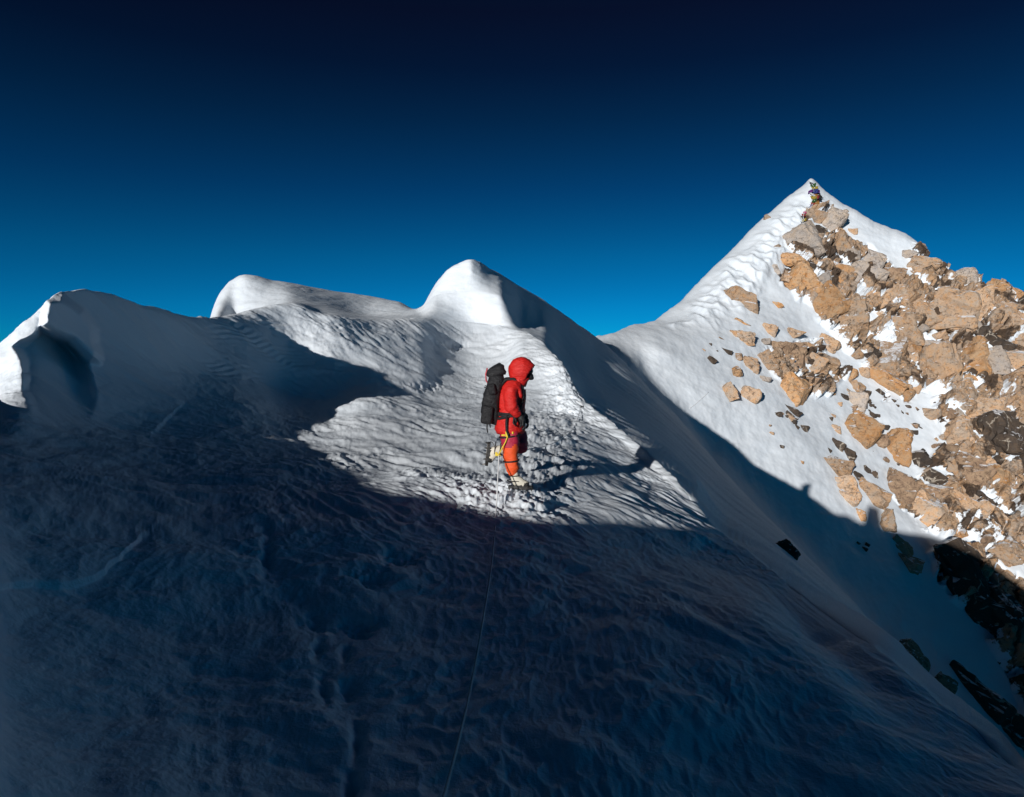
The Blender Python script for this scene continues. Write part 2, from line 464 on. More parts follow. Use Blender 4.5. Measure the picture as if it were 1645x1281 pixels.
# wind-scalloped snow in front and to the right
m_sc = smooth(480, 720, U + 60 * fbm(X * 1.3, Y * 1.3, 2, 9)) * smooth(790, 900, Vp) * front * (1 - before)
m_st = smooth(1.0, 2.0, X + .25 * fbm(X, Y, 2, 4)) * smooth(9.5, 7.5, Y)
a1, b1 = dirc(wx, wy, -8, 7.0, 15.0)
def worley(a, b, seed):
    ia = np.floor(a).astype(int); ib = np.floor(b).astype(int)
    f1 = np.full(a.shape, 9.)
    for da in (-1, 0, 1):
        for db in (-1, 0, 1):
            k = _perm[_perm[(ia + da + seed) & 255] + ((ib + db) & 255)]
            f1 = np.minimum(f1, np.hypot(a - ia - da - k / 255., b - ib - db - _perm[k + 7] / 255.))
    return f1
sc_iso = np.zeros_like(X)
qm = m_sc > .01
qx = wx[qm] + .05 * fbm(X[qm] * 7, Y[qm] * 7, 2, 12); qy = wy[qm] + .08 * fbm(X[qm] * 7, Y[qm] * 5, 2, 16)
sc_iso[qm] = 1.6 * worley(qx * 13, qy * 6.0, 5) - .8 + .55 * fbm(qx * 16, qy * 7, 3, 17)
sc_str = ridged(a1, b1, 2, 13)
amp_mod = .55 + .9 * np.clip(.5 + fbm(X * .9, Y * .9, 2, 15), 0, 1)
H += m_sc * amp_mod * ((1 - m_st) * .0095 * sc_iso + m_st * (.003 * sc_str + .005 * sc_iso))
H += m_sc * .018 * fbm(wx * 2.3, wy * 2.3, 3, 14)
# smoother drifted snow on the left, faint runnels
m_l = (1 - smooth(480, 720, U)) * front * (1 - before)
a2, b2 = dirc(wx, wy, -22, .8, 4.2)
H += m_l * (.02 * fbm(a2, b2, 3, 21) + .011 * fbm(wx * 5, wy * 5, 3, 22) + .005 * ridged(wx * 11, wy * 8, 3, 27, .6)) * smooth(1.2, 3, R)
a3, b3 = dirc(wx, wy, 118, .9, 4.2)
m_rid = m_l * smooth(880, 760, Vp) * smooth(150, 260, U)
H += m_rid * .014 * ridged(a3, b3, 3, 23)
m_rid2 = front * (1 - before) * smooth(300, 420, U) * smooth(700, 560, U) * smooth(1000, 930, Vp) * smooth(690, 800, Vp)
H += m_rid2 * .018 * ridged(wx * 3.2, wy * 2.6, 3, 24)
# stacked wind ripples under the saddle
rp = smooth(310, 380, U) * smooth(600, 520, U) * smooth(505, 525, Vp) * smooth(625, 585, Vp) * (1 - before)
H += rp * .014 * smooth(-.35, .25, fbm(wx * .7, wy * 1.1, 2, 26)) * np.sin(2 * np.pi * (Z / .12 + 1.5 * fbm(wx * .8, wy * .8, 2, 25)))
# sunlit slope: sastrugi running down to the right
m_lit = smooth(440, 560, U + .35 * (Vp - 560)) * smooth(905, 840, Vp + 20 * fbm(X, Y, 2, 33)) * (1 - before) * front
a4, b4 = dirc(wx, wy, 143, .75, 3.1)
H += m_lit * (.034 * ridged(a4, b4, 3, 41, .45) * smooth(.2, -.25, fbm(X * .5, Y * .5, 2, 43)) + .016 * fbm(a4 * 2.1, b4 * 1.4, 3, 42))
a5, b5 = dirc(wx, wy, 150, 2.6, 8.0)
m_fine = m_lit * smooth(640, 760, U + .5 * (Vp - 640))
H += m_fine * .010 * ridged(a5, b5, 2, 44) * amp_mod
# broken footprints along the track and around the climber
def plan(*pts):
    return [(at(*p).x, at(*p).y) for p in pts]
trk = plan((955, 575, 26), (925, 612, 23.5), (905, 655, 19), (868, 705, 14.0), (838, 752, 10.4), (815, 792, 9.0), (790, 830, 8.0))
dt, _ = segdist(X, Y, trk)
m_tr = smooth(1.15, .25, dt + .45 * fbm(X * 1.6, Y * 1.6, 2, 51)) * (1 - before) * smooth(6.8, 8.6, Y)
H += m_tr * (.055 * ridged(X * 2.2, Y * 1.7, 3, 52, .6) - .08 + .045 * fbm(X * 6.5, Y * 5, 3, 53, .6))
dtl, _ = segdist(X, Y, plan((690, 740, 10), (770, 765, 9.3), (812, 792, 9.0)))
H += smooth(.8, .2, dtl + .3 * fbm(X * 2, Y * 2, 2, 54)) * (1 - before) * .04 * ridged(X * 3.5, Y * 2.4, 3, 55, .6)
# slab edge low on the left, old boot holes
def pxline(px, w, h, tail):
    """a broken slab edge: the near side stands h higher and sinks away over tail pixels"""
    d, sd = segdist(U, Vp + 6 * fbm(X * 5, Y * 5, 2, 61), px)
    return h * smooth(-w, w, d * sd) * np.exp(-np.clip(d, 0, None) / tail)
H += front * (1 - before) * pxline([(240, 853), (222, 868), (190, 897), (150, 926), (100, 936), (60, 930), (16, 934)], 2.0, -.030, 120) * smooth(275, 215, U)
H += front * (1 - before) * pxline([(278, 665), (262, 682), (250, 694)], 3, -.04, 40) * smooth(230, 262, U) * smooth(310, 280, U)
for (pu, pv, ru, rv, dp) in ((430, 888, 9, 26, .05), (514, 1048, 12, 16, .05), (556, 1056, 10, 14, .05), (520, 1110, 10, 20, .05), (562, 1106, 16, 14, .05), (574, 1190, 10, 30, .07), (566, 1258, 12, 26, .07),
                             (590, 935, 26, 12, .07), (575, 1010, 30, 12, .06), (640, 905, 24, 12, .05), (500, 1000, 18, 14, .05), (690, 622, 22, 7, .05), (735, 556, 16, 6, .05)):
    q = ((U - pu) / ru) ** 2 + ((Vp - pv) / rv) ** 2 + 1.6 * fbm(X * 7, Y * 7, 3, int(pu))
    H -= front * (1 - before) * dp * np.exp(-np.clip(q, 0, 20)) * np.clip(DEP / 4, .6, 1.6)
# flank beyond the crest: faint flutings down the fall line
a6, b6 = dirc(wx, wy, 118, .12, 1.1)
H += before * smooth(820, 900, U) * front * (.07 * fbm(a6, b6, 3, 71) + .02 * fbm(a6 * 5, b6 * 3, 3, 72))
# faces of the two snow domes
H += before * smooth(860, 800, U) * front * (.03 * fbm(X * 1.3, Z * 2.2, 4, 73))
# unseen snow block added on the crest behind to cast the photographer's shadow
ba = np.degrees(np.arctan2(X, Y)) + 151.2
HB = (Y < 0) * (1.62 + .12 * np.sin(ba * .55)) * np.exp(-(np.abs(ba + 2) / 11.0) ** 6) * np.exp(-(np.abs(R - 2.75) / .38) ** 4)
# the curled lip of the near cornice: a hollow scooped out below it, a tongue of snow left standing
P = P + Nn * H[..., None]
P[..., 2] += HB
Vh = np.stack([X, Y, 0 * X], -1) / R[..., None]
wob = 5 * fbm(X * 2.2, Z * 2.2, 3, 81)
hol = polymask(U + wob, Vp + wob, [(44, 640), (42, 585), (33, 562), (58, 541), (66, 527), (88, 540), (112, 552), (140, 585), (152, 640), (135, 720), (70, 720)], 7) * smooth(168, 118, U + wob)
P += (hol * .90 * smooth(700, 575, Vp) * (1 - before))[..., None] * Vh
ton = polymask(U + wob, Vp + wob, [(74, 484), (100, 480), (132, 500), (152, 530), (160, 580), (146, 576), (118, 547), (92, 534), (68, 522)], 9)
P -= (ton * .5 * (1 - before))[..., None] * Vh
# a round lid under the camera closes the sheet
nr, nc = R.shape
F = grid_faces(nr, nc, True)
V = P.reshape(-1, 3)
lid = len(V)
V = np.concatenate([V, [[0, 0, -1.5]]])
j = np.arange(nc)
LF = np.stack([np.full(nc, lid), (j + 1) % nc, j, j], -1)
ridge = mesh_obj('snow_ridge', V, F, M_SNOW)
ridge['kind'] = 'structure'
def sub_bvh(Q, r0, r1, c0, c1, st):
    q = Q[r0:r1:st, c0:c1:st]
    return BVHTree.FromPolygons([tuple(map(float, v)) for v in q.reshape(-1, 3)], [tuple(map(int, f)) for f in grid_faces(*q.shape[:2])])
ridge_bvh = sub_bvh(P, 0, 655, 0, 1180, 3)

# ------------------------------------------------------------------ the summit pyramid
M0 = [(860, 600, 24), (930, 600, 25), (960, 575, 26), (1060, 670, 25.5), (1200, 830, 24), (1350, 990, 22), (1500, 1160, 19), (1645, 1370, 16), (1850, 1500, 15)]
M1 = [(860, 565, 30), (930, 562, 29.5), (960, 549, 30), (1010, 570, 29.8), (1060, 625, 29), (1200, 780, 27.5), (1350, 935, 25.8), (1500, 1095, 23.5), (1645, 1270, 21), (1850, 1380, 20)]
M2 = [(860, 562, 33), (930, 556, 32), (960, 546, 32), (1010, 545, 32.5), (1060, 560, 31.2), (1200, 650, 31), (1350, 760, 31), (1500, 850, 31), (1645, 950, 29), (1850, 1050, 28)]
M3 = [(860, 560, 36), (930, 552, 35), (960, 542, 33.5), (1010, 529, 35.5), (1060, 520, 36.5), (1200, 490, 38), (1350, 560, 38.5), (1500, 610, 38), (1645, 690, 36), (1850, 800, 34)]
M4 = [(860, 560, 39), (930, 551, 37), (960, 540, 35), (985, 536, 35.8), (1010, 524, 37), (1040, 519, 38.5), (1150, 428, 44), (1225, 353, 47.5), (1262, 322, 49.2), (1292, 299, 49.9), (1303, 290.5, 50), (1313, 298, 49.8), (1340, 319, 48.9), (1400, 354, 47.4), (1470, 386, 46.5), (1500, 424, 45.5), (1560, 452, 44), (1610, 470, 43), (1645, 488, 42), (1850, 580, 40)]
MK = 1.7
def mline(pts):
    a = np.array([(math.degrees(math.atan2(p.x, p.y)), math.hypot(p.x, p.y), p.z) for p in (at(q[0], q[1], q[2] * MK) for q in pts)])
    return a[np.argsort(a[:, 0])]
MT = np.linspace(mline(M4)[0, 0] + .01, 42, 620)
mr = []
for Ln in (M0, M1, M2, M3, M4):
    a = mline(Ln); mr.append((pchip(a[:, 0], a[:, 1], MT), pchip(a[:, 0], a[:, 2], MT)))
MR = np.array([a for a, b in mr] + [mr[-1][0] + 4, mr[-1][0] + 35]); MZ = np.array([b for a, b in mr] + [mr[-1][1] - 4.5, mr[-1][1] - 36])
cn = [40, 170, 190, 190, 24, 16]
seg2, frac2 = [], []
for k, c in enumerate(cn):
    seg2 += [k] * c; frac2 += list(np.arange(c) / c)
seg2.append(len(cn) - 1); frac2.append(1.0)
MRr, MZz = pchip_cols(MR, MZ, np.array(seg2), np.array(frac2))
mth = np.radians(MT)[None, :]
MZz = MZz + (smooth(3.5, 4.0, (np.array(seg2) + np.array(frac2))))[:, None] * (.16 * fbm(MT * 1.1, MT * 0, 4, 140, .6))[None, :]
MP = np.stack([MRr * np.sin(mth), MRr * np.cos(mth), MZz], -1)

mU, mV = to_px(MP[..., 0], MP[..., 1], MP[..., 2])
mX, mY, mZ = MP[..., 0] / MK, MP[..., 1] / MK, MP[..., 2] / MK
base_bvh = BVHTree.FromPolygons([tuple(v) for v in MP.reshape(-1, 3)], [tuple(f) for f in grid_faces(*MRr.shape)])
mN = grid_normals(MP, False)
# where bedrock shows through the snow
wu = mU + 16 * fbm(mX * .55, mZ * .7, 3, 101); wv = mV + 16 * fbm(mX * .55, mZ * .7, 3, 103)
RK1 = [(1268, 392), (1302, 338), (1326, 338), (1368, 388), (1402, 402), (1440, 440), (1478, 470), (1462, 400), (1500, 392), (1530, 440), (1600, 452), (1700, 470), (1700, 640), (1560, 640), (1500, 622), (1468, 640), (1420, 640), (1400, 600), (1345, 545), (1292, 482), (1254, 445)]
RK2 = [(1500, 645), (1560, 622), (1700, 620), (1800, 1000), (1640, 900), (1560, 862), (1480, 848), (1440, 790), (1480, 760), (1515, 700)]
RK3 = [(1235, 560), (1310, 545), (1360, 600), (1330, 640), (1290, 630), (1250, 600)]
RK4 = [(1490, 890), (1560, 880), (1700, 960), (1750, 1250), (1640, 1160), (1590, 1010), (1530, 960)]
rock = np.maximum.reduce([polymask(wu, wv, q, 7) for q in (RK1, RK2, RK3, RK4)])
pch = fbm(mX * .55 + .5 * mZ, mZ * .95 - .3 * mX, 4, 105)
rock *= smooth(.25, .15, pch)                      # drifted snow left lying in the hollows
def cells(a, b, seed):
    """tilted, offset facets on a jittered lattice, with cracks between them"""
    ia = np.floor(a).astype(int); ib = np.floor(b).astype(int)
    f1 = np.full(a.shape, 9.); f2 = np.full(a.shape, 9.); hh = np.zeros(a.shape)
    for da in (-1, 0, 1):
        for db in (-1, 0, 1):
            k = _perm[_perm[(ia + da + seed) & 255] + ((ib + db) & 255)]
            k2 = _perm[k + 7]; k3 = _perm[k2 + 11]
            ca = ia + da + k / 255.; cb = ib + db + k2 / 255.
            d = np.abs(a - ca) * .8 + np.abs(b - cb) * .8 + .5 * np.hypot(a - ca, b - cb)
            h = k3 / 255. + ((k / 127.) - 1) * .5 * (a - ca) + ((k2 / 127.) - 1) * .5 * (b - cb)
            near = d < f1
            f2 = np.where(near, f1, np.minimum(f2, d)); hh = np.where(near, h, hh); f1 = np.where(near, d, f1)
    return hh, smooth(0, .26, f2 - f1)
ga = (mX * .80 + mZ * .45) ; gb = (mZ * .80 - mX * .45)
wga = ga + .25 * fbm(mX * .9, mZ * .9, 3, 111); wgb = gb + .25 * fbm(mX * .9, mZ * .9, 3, 113)
h1, c1 = cells(wga * .42, wgb * .62, 3)
h2, c2 = cells(wga * 1.15, wgb * 1.5, 9)
h3, c3 = cells(wga * 2.9, wgb * 3.6, 17)
pk_ = np.clip(.5 + 1.6 * fbm(mX * 1.1, mZ * 1.1, 3, 117), 0, 1)
mH = rock * (.95 * h1 * (.6 + .4 * c1) + .42 * h2 * (.5 + .5 * c2) + .09 * h3 * c3 - .30 * (1 - c1) * (1 - .8 * pk_) - .22 * (1 - c2) * (1 - .7 * pk_) + .10 * fbm(mX * 4, mZ * 4, 3, 115) - .30)
rock_col = rock * (1 - .9 * pk_ * np.maximum(1 - c1, .8 * (1 - c2)))
rowk = (np.array(seg2) + np.array(frac2))[:, None] * np.ones_like(mX)
sk = smooth(4.15, 3.7, rowk)
mH += (1 - rock) * sk * (.16 * fbm(mX * .30, mZ * .42, 2, 121) + .035 * fbm(mX * 1.5, mZ * 1.8, 4, 123))
# wind-cut ribs of snow under the left skyline, flutings lower down
m_rb = polymask(wu, wv, [(1130, 470), (1215, 390), (1290, 320), (1300, 345), (1262, 400), (1240, 440), (1215, 470), (1150, 520), (1090, 530)], 14)
mH += m_rb * sk * (.26 * ridged(mX * .55 + mZ * .5, mZ * .6 - mX * .4, 2, 125) + .10 * fbm(mX * 1.7, mZ * 1.9, 3, 127))
fa = mX * .30 + mZ * .9
mH += (1 - rock) * sk * (1 - m_rb) * .05 * fbm(fa * .9, (mZ - .6 * mX) * .14, 3, 129)
MP2 = MP + mN * (mH * MK)[..., None]
summit = mesh_obj('summit_slope', MP2.reshape(-1, 3), grid_faces(*MRr.shape), M_SUMMIT)
summit['kind'] = 'structure'

fl = (rock.ravel()[grid_faces(*MRr.shape)].min(1) > .5)
summit.data.polygons.foreach_set('use_smooth', ~fl)
at_ = summit.data.attributes.new('bedrock', 'FLOAT', 'POINT')
at_.data.foreach_set('value', rock_col.astype(np.float32).ravel())

# ------------------------------------------------------------------ rocks standing out of the summit slope
KIND = {'t': 'tan', 'o': 'orange', 'g': 'grey', 'b': 'brown', 'd': 'dark'}
exec_rocks = []
RNG = random.Random(11)
def block_mesh(w, h, d, seed, cuts=2):
    """an angular joint-bounded block: hull of points on a squared-off ellipsoid, roughened"""
    rg = random.Random(seed)
    bm = bmesh.new()
    n = rg.randint(13, 19)
    for i in range(n):
        v = Vector((rg.gauss(0, 1), rg.gauss(0, 1), rg.gauss(0, 1))).normalized()
        p = 2.0 / rg.uniform(3.2, 6.0)
        v = Vector([math.copysign(abs(c) ** p, c) for c in v])
        v *= rg.uniform(.86, 1.0) / max(1e-6, max(abs(c) for c in v)) if rg.random() < .75 else .9 / max(1e-6, v.length) * 1.1
        bm.verts.new((v.x * w / 2, v.y * h / 2, v.z * d / 2))
    r = bmesh.ops.convex_hull(bm, input=bm.verts[:])
    junk = [e for e in r['geom_interior'] if isinstance(e, bmesh.types.BMVert)]
    bmesh.ops.delete(bm, geom=junk, context='VERTS')
    bmesh.ops.dissolve_limit(bm, angle_limit=.12, verts=bm.verts[:], edges=bm.edges[:])
    m = min(w, h, d)
    bmesh.ops.bevel(bm, geom=bm.edges[:], offset=.045 * m, segments=1, affect='EDGES', clamp_overlap=True)
    bmesh.ops.triangulate(bm, faces=bm.faces[:])
    for c in range(cuts):
        L_ = max(w, h) / (3.5 * 2 ** c)
        es = [e for e in bm.edges if e.calc_length() > L_ * .75]
        if es: bmesh.ops.subdivide_edges(bm, edges=es, cuts=1)
        bmesh.ops.triangulate(bm, faces=[f for f in bm.faces if len(f.verts) > 3])
    bm.normal_update()
    so = Vector((seed * 3.7, seed * 1.3, seed * .7))
    mv = {}
    for v in bm.verts:
        q = v.co / m
        dsp = .05 * mnoise.noise(q * 1.5 + so) + .06 * mnoise.noise(q * 3.7 + so) + .03 * mnoise.noise(q * 8 + so)
        cr = mnoise.noise(Vector((q.x * .9 + q.y * .5, q.y * 2.2, q.z * 2.2)) + so)
        dsp -= .10 * max(0, 1 - abs(cr) * 8)
        mv[v] = v.co + v.normal * (dsp * m)
    for v, c in mv.items(): v.co = c
    bmesh.ops.recalc_face_normals(bm, faces=bm.faces[:])
    me = bpy.data.meshes.new('rock')
    bm.to_mesh(me); bm.free()
    return me

def place_rock(u, v, w, h, tilt, kind, label, group=None, sink=.14, name='rock', seed=None, thick=.80, bvh=None, dist=None):
    rd = ray(u, v); 
    if dist is None:
        hit = (bvh or base_bvh).ray_cast(Vector((0, 0, 0)), rd.normalized())
        if hit[0] is None: return None
        p = hit[0]
    else:
        p = rd * (dist / rd.y)
    D = p.length
    ww, hh = w * D / FPX, h * D / FPX
    dd = thick * (ww * hh) ** .5
    seed = seed if seed is not None else int(u * 7 + v * 13)
    me = block_mesh(ww * 1.06, hh * 1.06, dd, seed, 3 if max(w, h) > 36 else 2 if max(w, h) > 16 else 1)
    me.materials.append(ROCKM[kind])
    ob = bpy.data.objects.new(name, me); COL.objects.link(ob)
    z = (-p).normalized()
    z = (z + Vector((0, 0, .25))).normalized()
    x = Vector((0, 0, 1)).cross(z).normalized(); y = z.cross(x)
    a = math.radians(tilt)
    x2 = x * math.cos(a) + y * math.sin(a); y2 = -x * math.sin(a) + y * math.cos(a)
    Mx = Matrix((x2, y2, z)).transposed().to_4x4()
    Mx.translation = p - z * dd * (sink - .12)
    ob.matrix_world = Mx
    tag(ob, label, 'rock', group)
    return ob
# (u, v, width, height, tilt, kind, label): where each stands in the photo
ROCKS = [
 (1287, 391, 58, 62, 20, 'g', 'broad pale grey slab leaning below the prayer flags, snow on its left'),
 (1277, 425, 46, 28, -15, 'o', 'orange rock wedged directly under the broad pale slab below the flags'),
 (1288, 457, 48, 52, 30, 'o', 'orange wedge pointing down into the snow strip left of the main rock face'),
 (1312, 345, 36, 36, 30, 't', 'highest tan rock, just below the coloured flags at the summit'),
 (1335, 357, 34, 42, -25, 'g', 'grey-brown rock right of the highest tan rock, against the summit snow'),
 (1317, 372, 19, 16, -20, 'd', 'small black rock tucked between the highest rocks and the pale slab'),
 (1349, 391, 27, 34, 15, 't', 'upright tan rock right of a little snow patch below the summit rocks'),
 (1370, 373, 13, 11, 0, 't', 'lone little tan stone on the snow at the right edge of the summit rocks'),
 (1325, 431, 28, 33, 10, 'b', 'brown stained rock between two grey blocks below the pale slab'),
 (1355, 435, 33, 34, 15, 'o', 'orange rock with a black shadow crack along its right side, under the summit'),
 (1370, 413, 26, 22, -20, 'g', 'grey rock just below dark rubble at the upper right of the face'),
 (1400, 419, 36, 34, -25, 'g', 'grey rock with a tan top at the edge of the right-hand summit snowfield'),
 (1437, 445, 34, 28, -10, 'b', 'brown rock with a black left side beside the right-hand summit snowfield'),
 (1388, 452, 54, 42, -25, 'g', 'wide grey block in the middle of the upper face, under the orange rock'),
 (1320, 460, 34, 40, 25, 'g', 'grey block right of the orange wedge, split by a dark crack'),
 (1326, 492, 56, 58, 38, 'o', 'large orange and grey slab whose lower tip points into the snow strip'),
 (1366, 520, 50, 80, 12, 't', 'tall smooth tan block right of the large orange and grey slab'),
 (1399, 478, 20, 20, -30, 't', 'little square tan stone in a snow notch under the wide grey block'),
 (1420, 497, 28, 48, 15, 't', 'tall narrow tan rock left of a shaded vertical crack, mid face'),
 (1444, 474, 42, 36, -20, 't', 'rounded tan rock below the brown and black rock by the snowfield'),
 (1252, 403, 18, 18, 35, 't', 'small tan rock poking from the snow left of the broad pale slab'),
 (1244, 434, 13, 19, 20, 'g', 'small grey rock at the far left edge of the face, under the slab'),
 (1250, 488, 14, 17, 40, 'o', 'small orange rock alone on the snow left of the snow strip'),
 (1484, 398, 42, 38, 15, 't', 'tan head of the rock pinnacle standing against the sky right of the summit'),
 (1480, 433, 44, 42, -20, 't', 'tan foot of the rock pinnacle, below its head on the skyline'),
 (1461, 411, 20, 14, -10, 'g', 'small grey stone on the snow at the left of the skyline pinnacle'),
 (1518, 444, 44, 28, -22, 'b', 'dark brown rock on the skyline just right of the pinnacle'),
 (1551, 455, 30, 38, 10, 'g', 'pale grey rock on the skyline right of the dark brown one'),
 (1602, 476, 46, 38, -35, 'o', 'orange rock highest on the far right skyline'),
 (1578, 496, 36, 56, 15, 't', 'upright tan rock below the pale grey skyline rock'),
 (1527, 506, 68, 60, -15, 't', 'big tan block with dark stains below the skyline, snow patch at its foot'),
 (1487, 497, 34, 54, 20, 't', 'slanted tan pillar left of the big stained block'),
 (1607, 508, 34, 42, -30, 't', 'tan rock under the orange skyline rock at the far right'),
 (1641, 494, 20, 38, 10, 'd', 'dark grey rock at the right edge of the picture, on the skyline'),
 (1628, 527, 38, 38, -20, 't', 'pale tan rock at the right edge, below the dark skyline rock'),
 (1592, 546, 28, 18, -35, 'd', 'black rubble stone in a hollow of the upper right face'),
 (1612, 556, 24, 16, -35, 'd', 'lower black rubble stone in the hollow of the upper right face'),
 (1507, 590, 58, 60, 10, 't', 'squat tan block above dark broken ledges in the middle right of the face'),
 (1560, 583, 40, 68, 5, 'o', 'upright orange-brown rock beside a dark recess, middle right of the face'),
 (1598, 585, 38, 44, 10, 'g', 'smooth grey rock right of the upright orange-brown one'),
 (1628, 582, 36, 34, 0, 't', 'round tan rock near the right edge, above the dark outcrop'),
 (1636, 606, 26, 30, 0, 'd', 'dark rock at the right edge above the ochre-streaked rock'),
 (1191, 484, 66, 34, -28, 't', 'long tan rock with a black right end, highest on the left-hand snow slope'),
 (1193, 517, 33, 14, -4, 'o', 'thin flat orange rock on snow under the long tan rock'),
 (1236, 531, 24, 20, -25, 't', 'small tan rock with a dark right side beside the thin orange rock'),
 (1194, 545, 43, 21, -8, 't', 'flat tan rock on snow below the thin orange rock'),
 (1276, 538, 32, 22, -30, 't', 'tan rock at the top of the lower rock island, beside the snow strip'),
 (1231, 550, 16, 10, 0, 'g', 'tiny grey rock on snow right of the flat tan rock'),
 (1167, 567, 18, 10, -15, 'd', 'flat blackish-green stone on snow below the flat tan rock'),
 (1183, 574, 17, 16, 10, 't', 'small tan rock touching the blackish-green stone'),
 (1143, 580, 15, 13, -40, 'd', 'lone dark stone farthest left on the snow slope, lower of two'),
 (1139, 556, 9, 8, 0, 'd', 'tiny dark stone on the snow above the farthest left dark stone'),
 (1157, 548, 13, 10, -30, 'b', 'tiny brown stone on snow left of the flat tan rock'),
 (1207, 588, 22, 32, 8, 't', 'pointed tan rock standing in snow left of the lower rock island'),
 (1233, 582, 22, 34, 25, 't', 'tan rock forming the left edge of the lower rock island'),
 (1255, 561, 40, 26, -15, 'b', 'orange-brown rock at the top left of the lower rock island'),
 (1260, 596, 28, 24, -5, 'o', 'orange rock just above the big egg-shaped boulder'),
 (1180, 600, 22, 20, 20, 'o', 'small orange rock with a black edge in the left-hand chain of rocks'),
 (1171, 632, 25, 32, 15, 't', 'cracked tan rock lowest in the left-hand chain, near the shadow edge'),
 (1203, 636, 34, 26, -25, 't', 'rounded tan rock right of the cracked one, near the shadow edge'),
 (1272, 630, 44, 50, -25, 'o', 'big egg-shaped orange boulder sitting in clean snow, black shadow at its foot'),
 (1270, 660, 34, 12, -25, 'd', 'black slab standing in for the shadow under the lower side of the egg-shaped boulder'),  # dark slab added for the shade at the boulder's foot
 (1279, 577, 32, 48, 0, 'b', 'brown broken rock in the middle of the lower rock island'),
 (1305, 590, 36, 36, -20, 't', 'tan rock on the right of the lower rock island, above brown rubble'),
 (1306, 624, 30, 32, 0, 'b', 'brown rubble rock right of the egg-shaped boulder'),
 (1229, 610, 18, 9, -10, 'g', 'flat grey-green stone in the snow left of the egg-shaped boulder'),
 (1333, 558, 38, 32, -20, 't', 'rounded pale rock at the right end of the lower island, under the snow strip'),
 (1324, 585, 48, 32, -22, 't', 'long slanting tan block under the rounded pale rock'),
 (1396, 569, 28, 28, -45, 'd', 'black boulder on the snow strip at the foot of the tall tan blocks'),
 (1416, 572, 60, 84, -8, 't', 'largest tan face with fine cracks, right of the black boulder'),
 (1452, 534, 44, 60, 15, 't', 'fissured tan rock above and right of the largest tan face'),
 (1459, 602, 24, 32, 10, 't', 'narrow tan rock at the lower right corner of the largest tan face'),
 (1423, 617, 56, 42, -35, 'o', 'orange rock below the largest tan face, dark pocket beneath it'),
 (1388, 599, 16, 18, 0, 't', 'small round pale stone left of the orange rock under the largest face'),
 (1362, 604, 22, 24, -30, 'o', 'upper rubble stone between the slanting block and the snow strip'),
 (1374, 622, 24, 20, -30, 't', 'lower tan rubble stone between the slanting block and the snow strip'),
 (1376, 652, 32, 36, 0, 'g', 'grey rubble heap rock in the snow above the triangular orange boulder'),
 (1377, 699, 50, 56, -35, 'o', 'triangular orange boulder pointing down, middle of the lower snow'),
 (1340, 690, 18, 14, 0, 't', 'small pale stone touching the left corner of the triangular boulder'),
 (1411, 708, 32, 30, 20, 'b', 'brown rock between the triangular boulder and its bright right neighbour'),
 (1439, 722, 38, 58, 0, 'o', 'bright orange upright boulder with a sharp shadow on its right side'),
 (1341, 751, 48, 32, -18, 't', 'flat-topped tan boulder with black notches near the shadow edge'),
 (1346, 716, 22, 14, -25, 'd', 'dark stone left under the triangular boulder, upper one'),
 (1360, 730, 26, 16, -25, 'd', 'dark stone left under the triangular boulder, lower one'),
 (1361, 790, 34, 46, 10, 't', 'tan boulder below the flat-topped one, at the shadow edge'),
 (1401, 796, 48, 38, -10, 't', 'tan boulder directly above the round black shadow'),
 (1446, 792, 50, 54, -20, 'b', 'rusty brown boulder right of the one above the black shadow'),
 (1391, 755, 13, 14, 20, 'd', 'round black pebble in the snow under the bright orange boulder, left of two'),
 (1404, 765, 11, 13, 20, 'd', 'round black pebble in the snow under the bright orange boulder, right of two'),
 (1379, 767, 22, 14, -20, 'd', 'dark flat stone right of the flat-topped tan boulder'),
 (1420, 836, 30, 36, 10, 't', 'tan boulder under the rusty brown boulder, right of the black shadow'),
 (1383, 828, 15, 20, 0, 'o', 'small orange stone at the left of the black shadow'),
 (1451, 881, 40, 28, -20, 't', 'lowest sunlit tan boulder at the edge of the big shadow'),
 (1506, 832, 90, 54, -25, 't', 'widest tan slab low on the right, sloping down to the right'),
 (1487, 669, 34, 26, -15, 't', 'tan rock on the snow tongue left of the split pale slabs'),
 (1550, 642, 42, 54, 15, 't', 'left half of the split pale tan slab, right of the snow tongue'),
 (1583, 661, 54, 36, 10, 't', 'right half of the split pale tan slab, above the dark outcrop'),
 (1592, 700, 68, 66, 15, 'd', 'big dark outcrop with pale veins near the right edge'),
 (1620, 645, 50, 30, -20, 'b', 'ochre-streaked brown rock at the right edge above the dark outcrop'),
 (1634, 716, 40, 64, -10, 'd', 'dark rock with branching pale veins, cut by the right edge of the picture'),
 (1533, 696, 44, 38, 20, 't', 'pale tan rock left of the big dark outcrop'),
 (1519, 726, 34, 26, 0, 'b', 'brown rock below the pale one, left of the dark outcrop'),
 (1478, 738, 26, 28, 30, 'd', 'dark angular stone right of the bright orange upright boulder'),
 (1498, 770, 30, 22, -30, 'd', 'dark flat stone above the dark pyramid-shaped rock'),
 (1558, 760, 46, 40, -30, 'b', 'chestnut brown rock below the snow line under the dark outcrop'),
 (1577, 806, 42, 20, -30, 'd', 'long dark stone bedded in the lower right slabs'),
 (1537, 815, 44, 40, -35, 't', 'tan rock right of and above the widest slab'),
 (1594, 834, 68, 42, -30, 't', 'long tan slab low on the right side, pointing down to the right'),
 (1497, 795, 40, 42, -30, 'b', 'dark brown pyramid-shaped rock above the widest slab'),
 (1596, 768, 40, 34, -30, 'o', 'orange-tan rock between the chestnut rock and the right edge'),
 (1641, 808, 24, 46, 10, 'b', 'brown rock cut by the right edge, lower of those in sunlight'),
 (1615, 890, 42, 46, -40, 't', 'tan rock lowest in the sun near the right edge'),
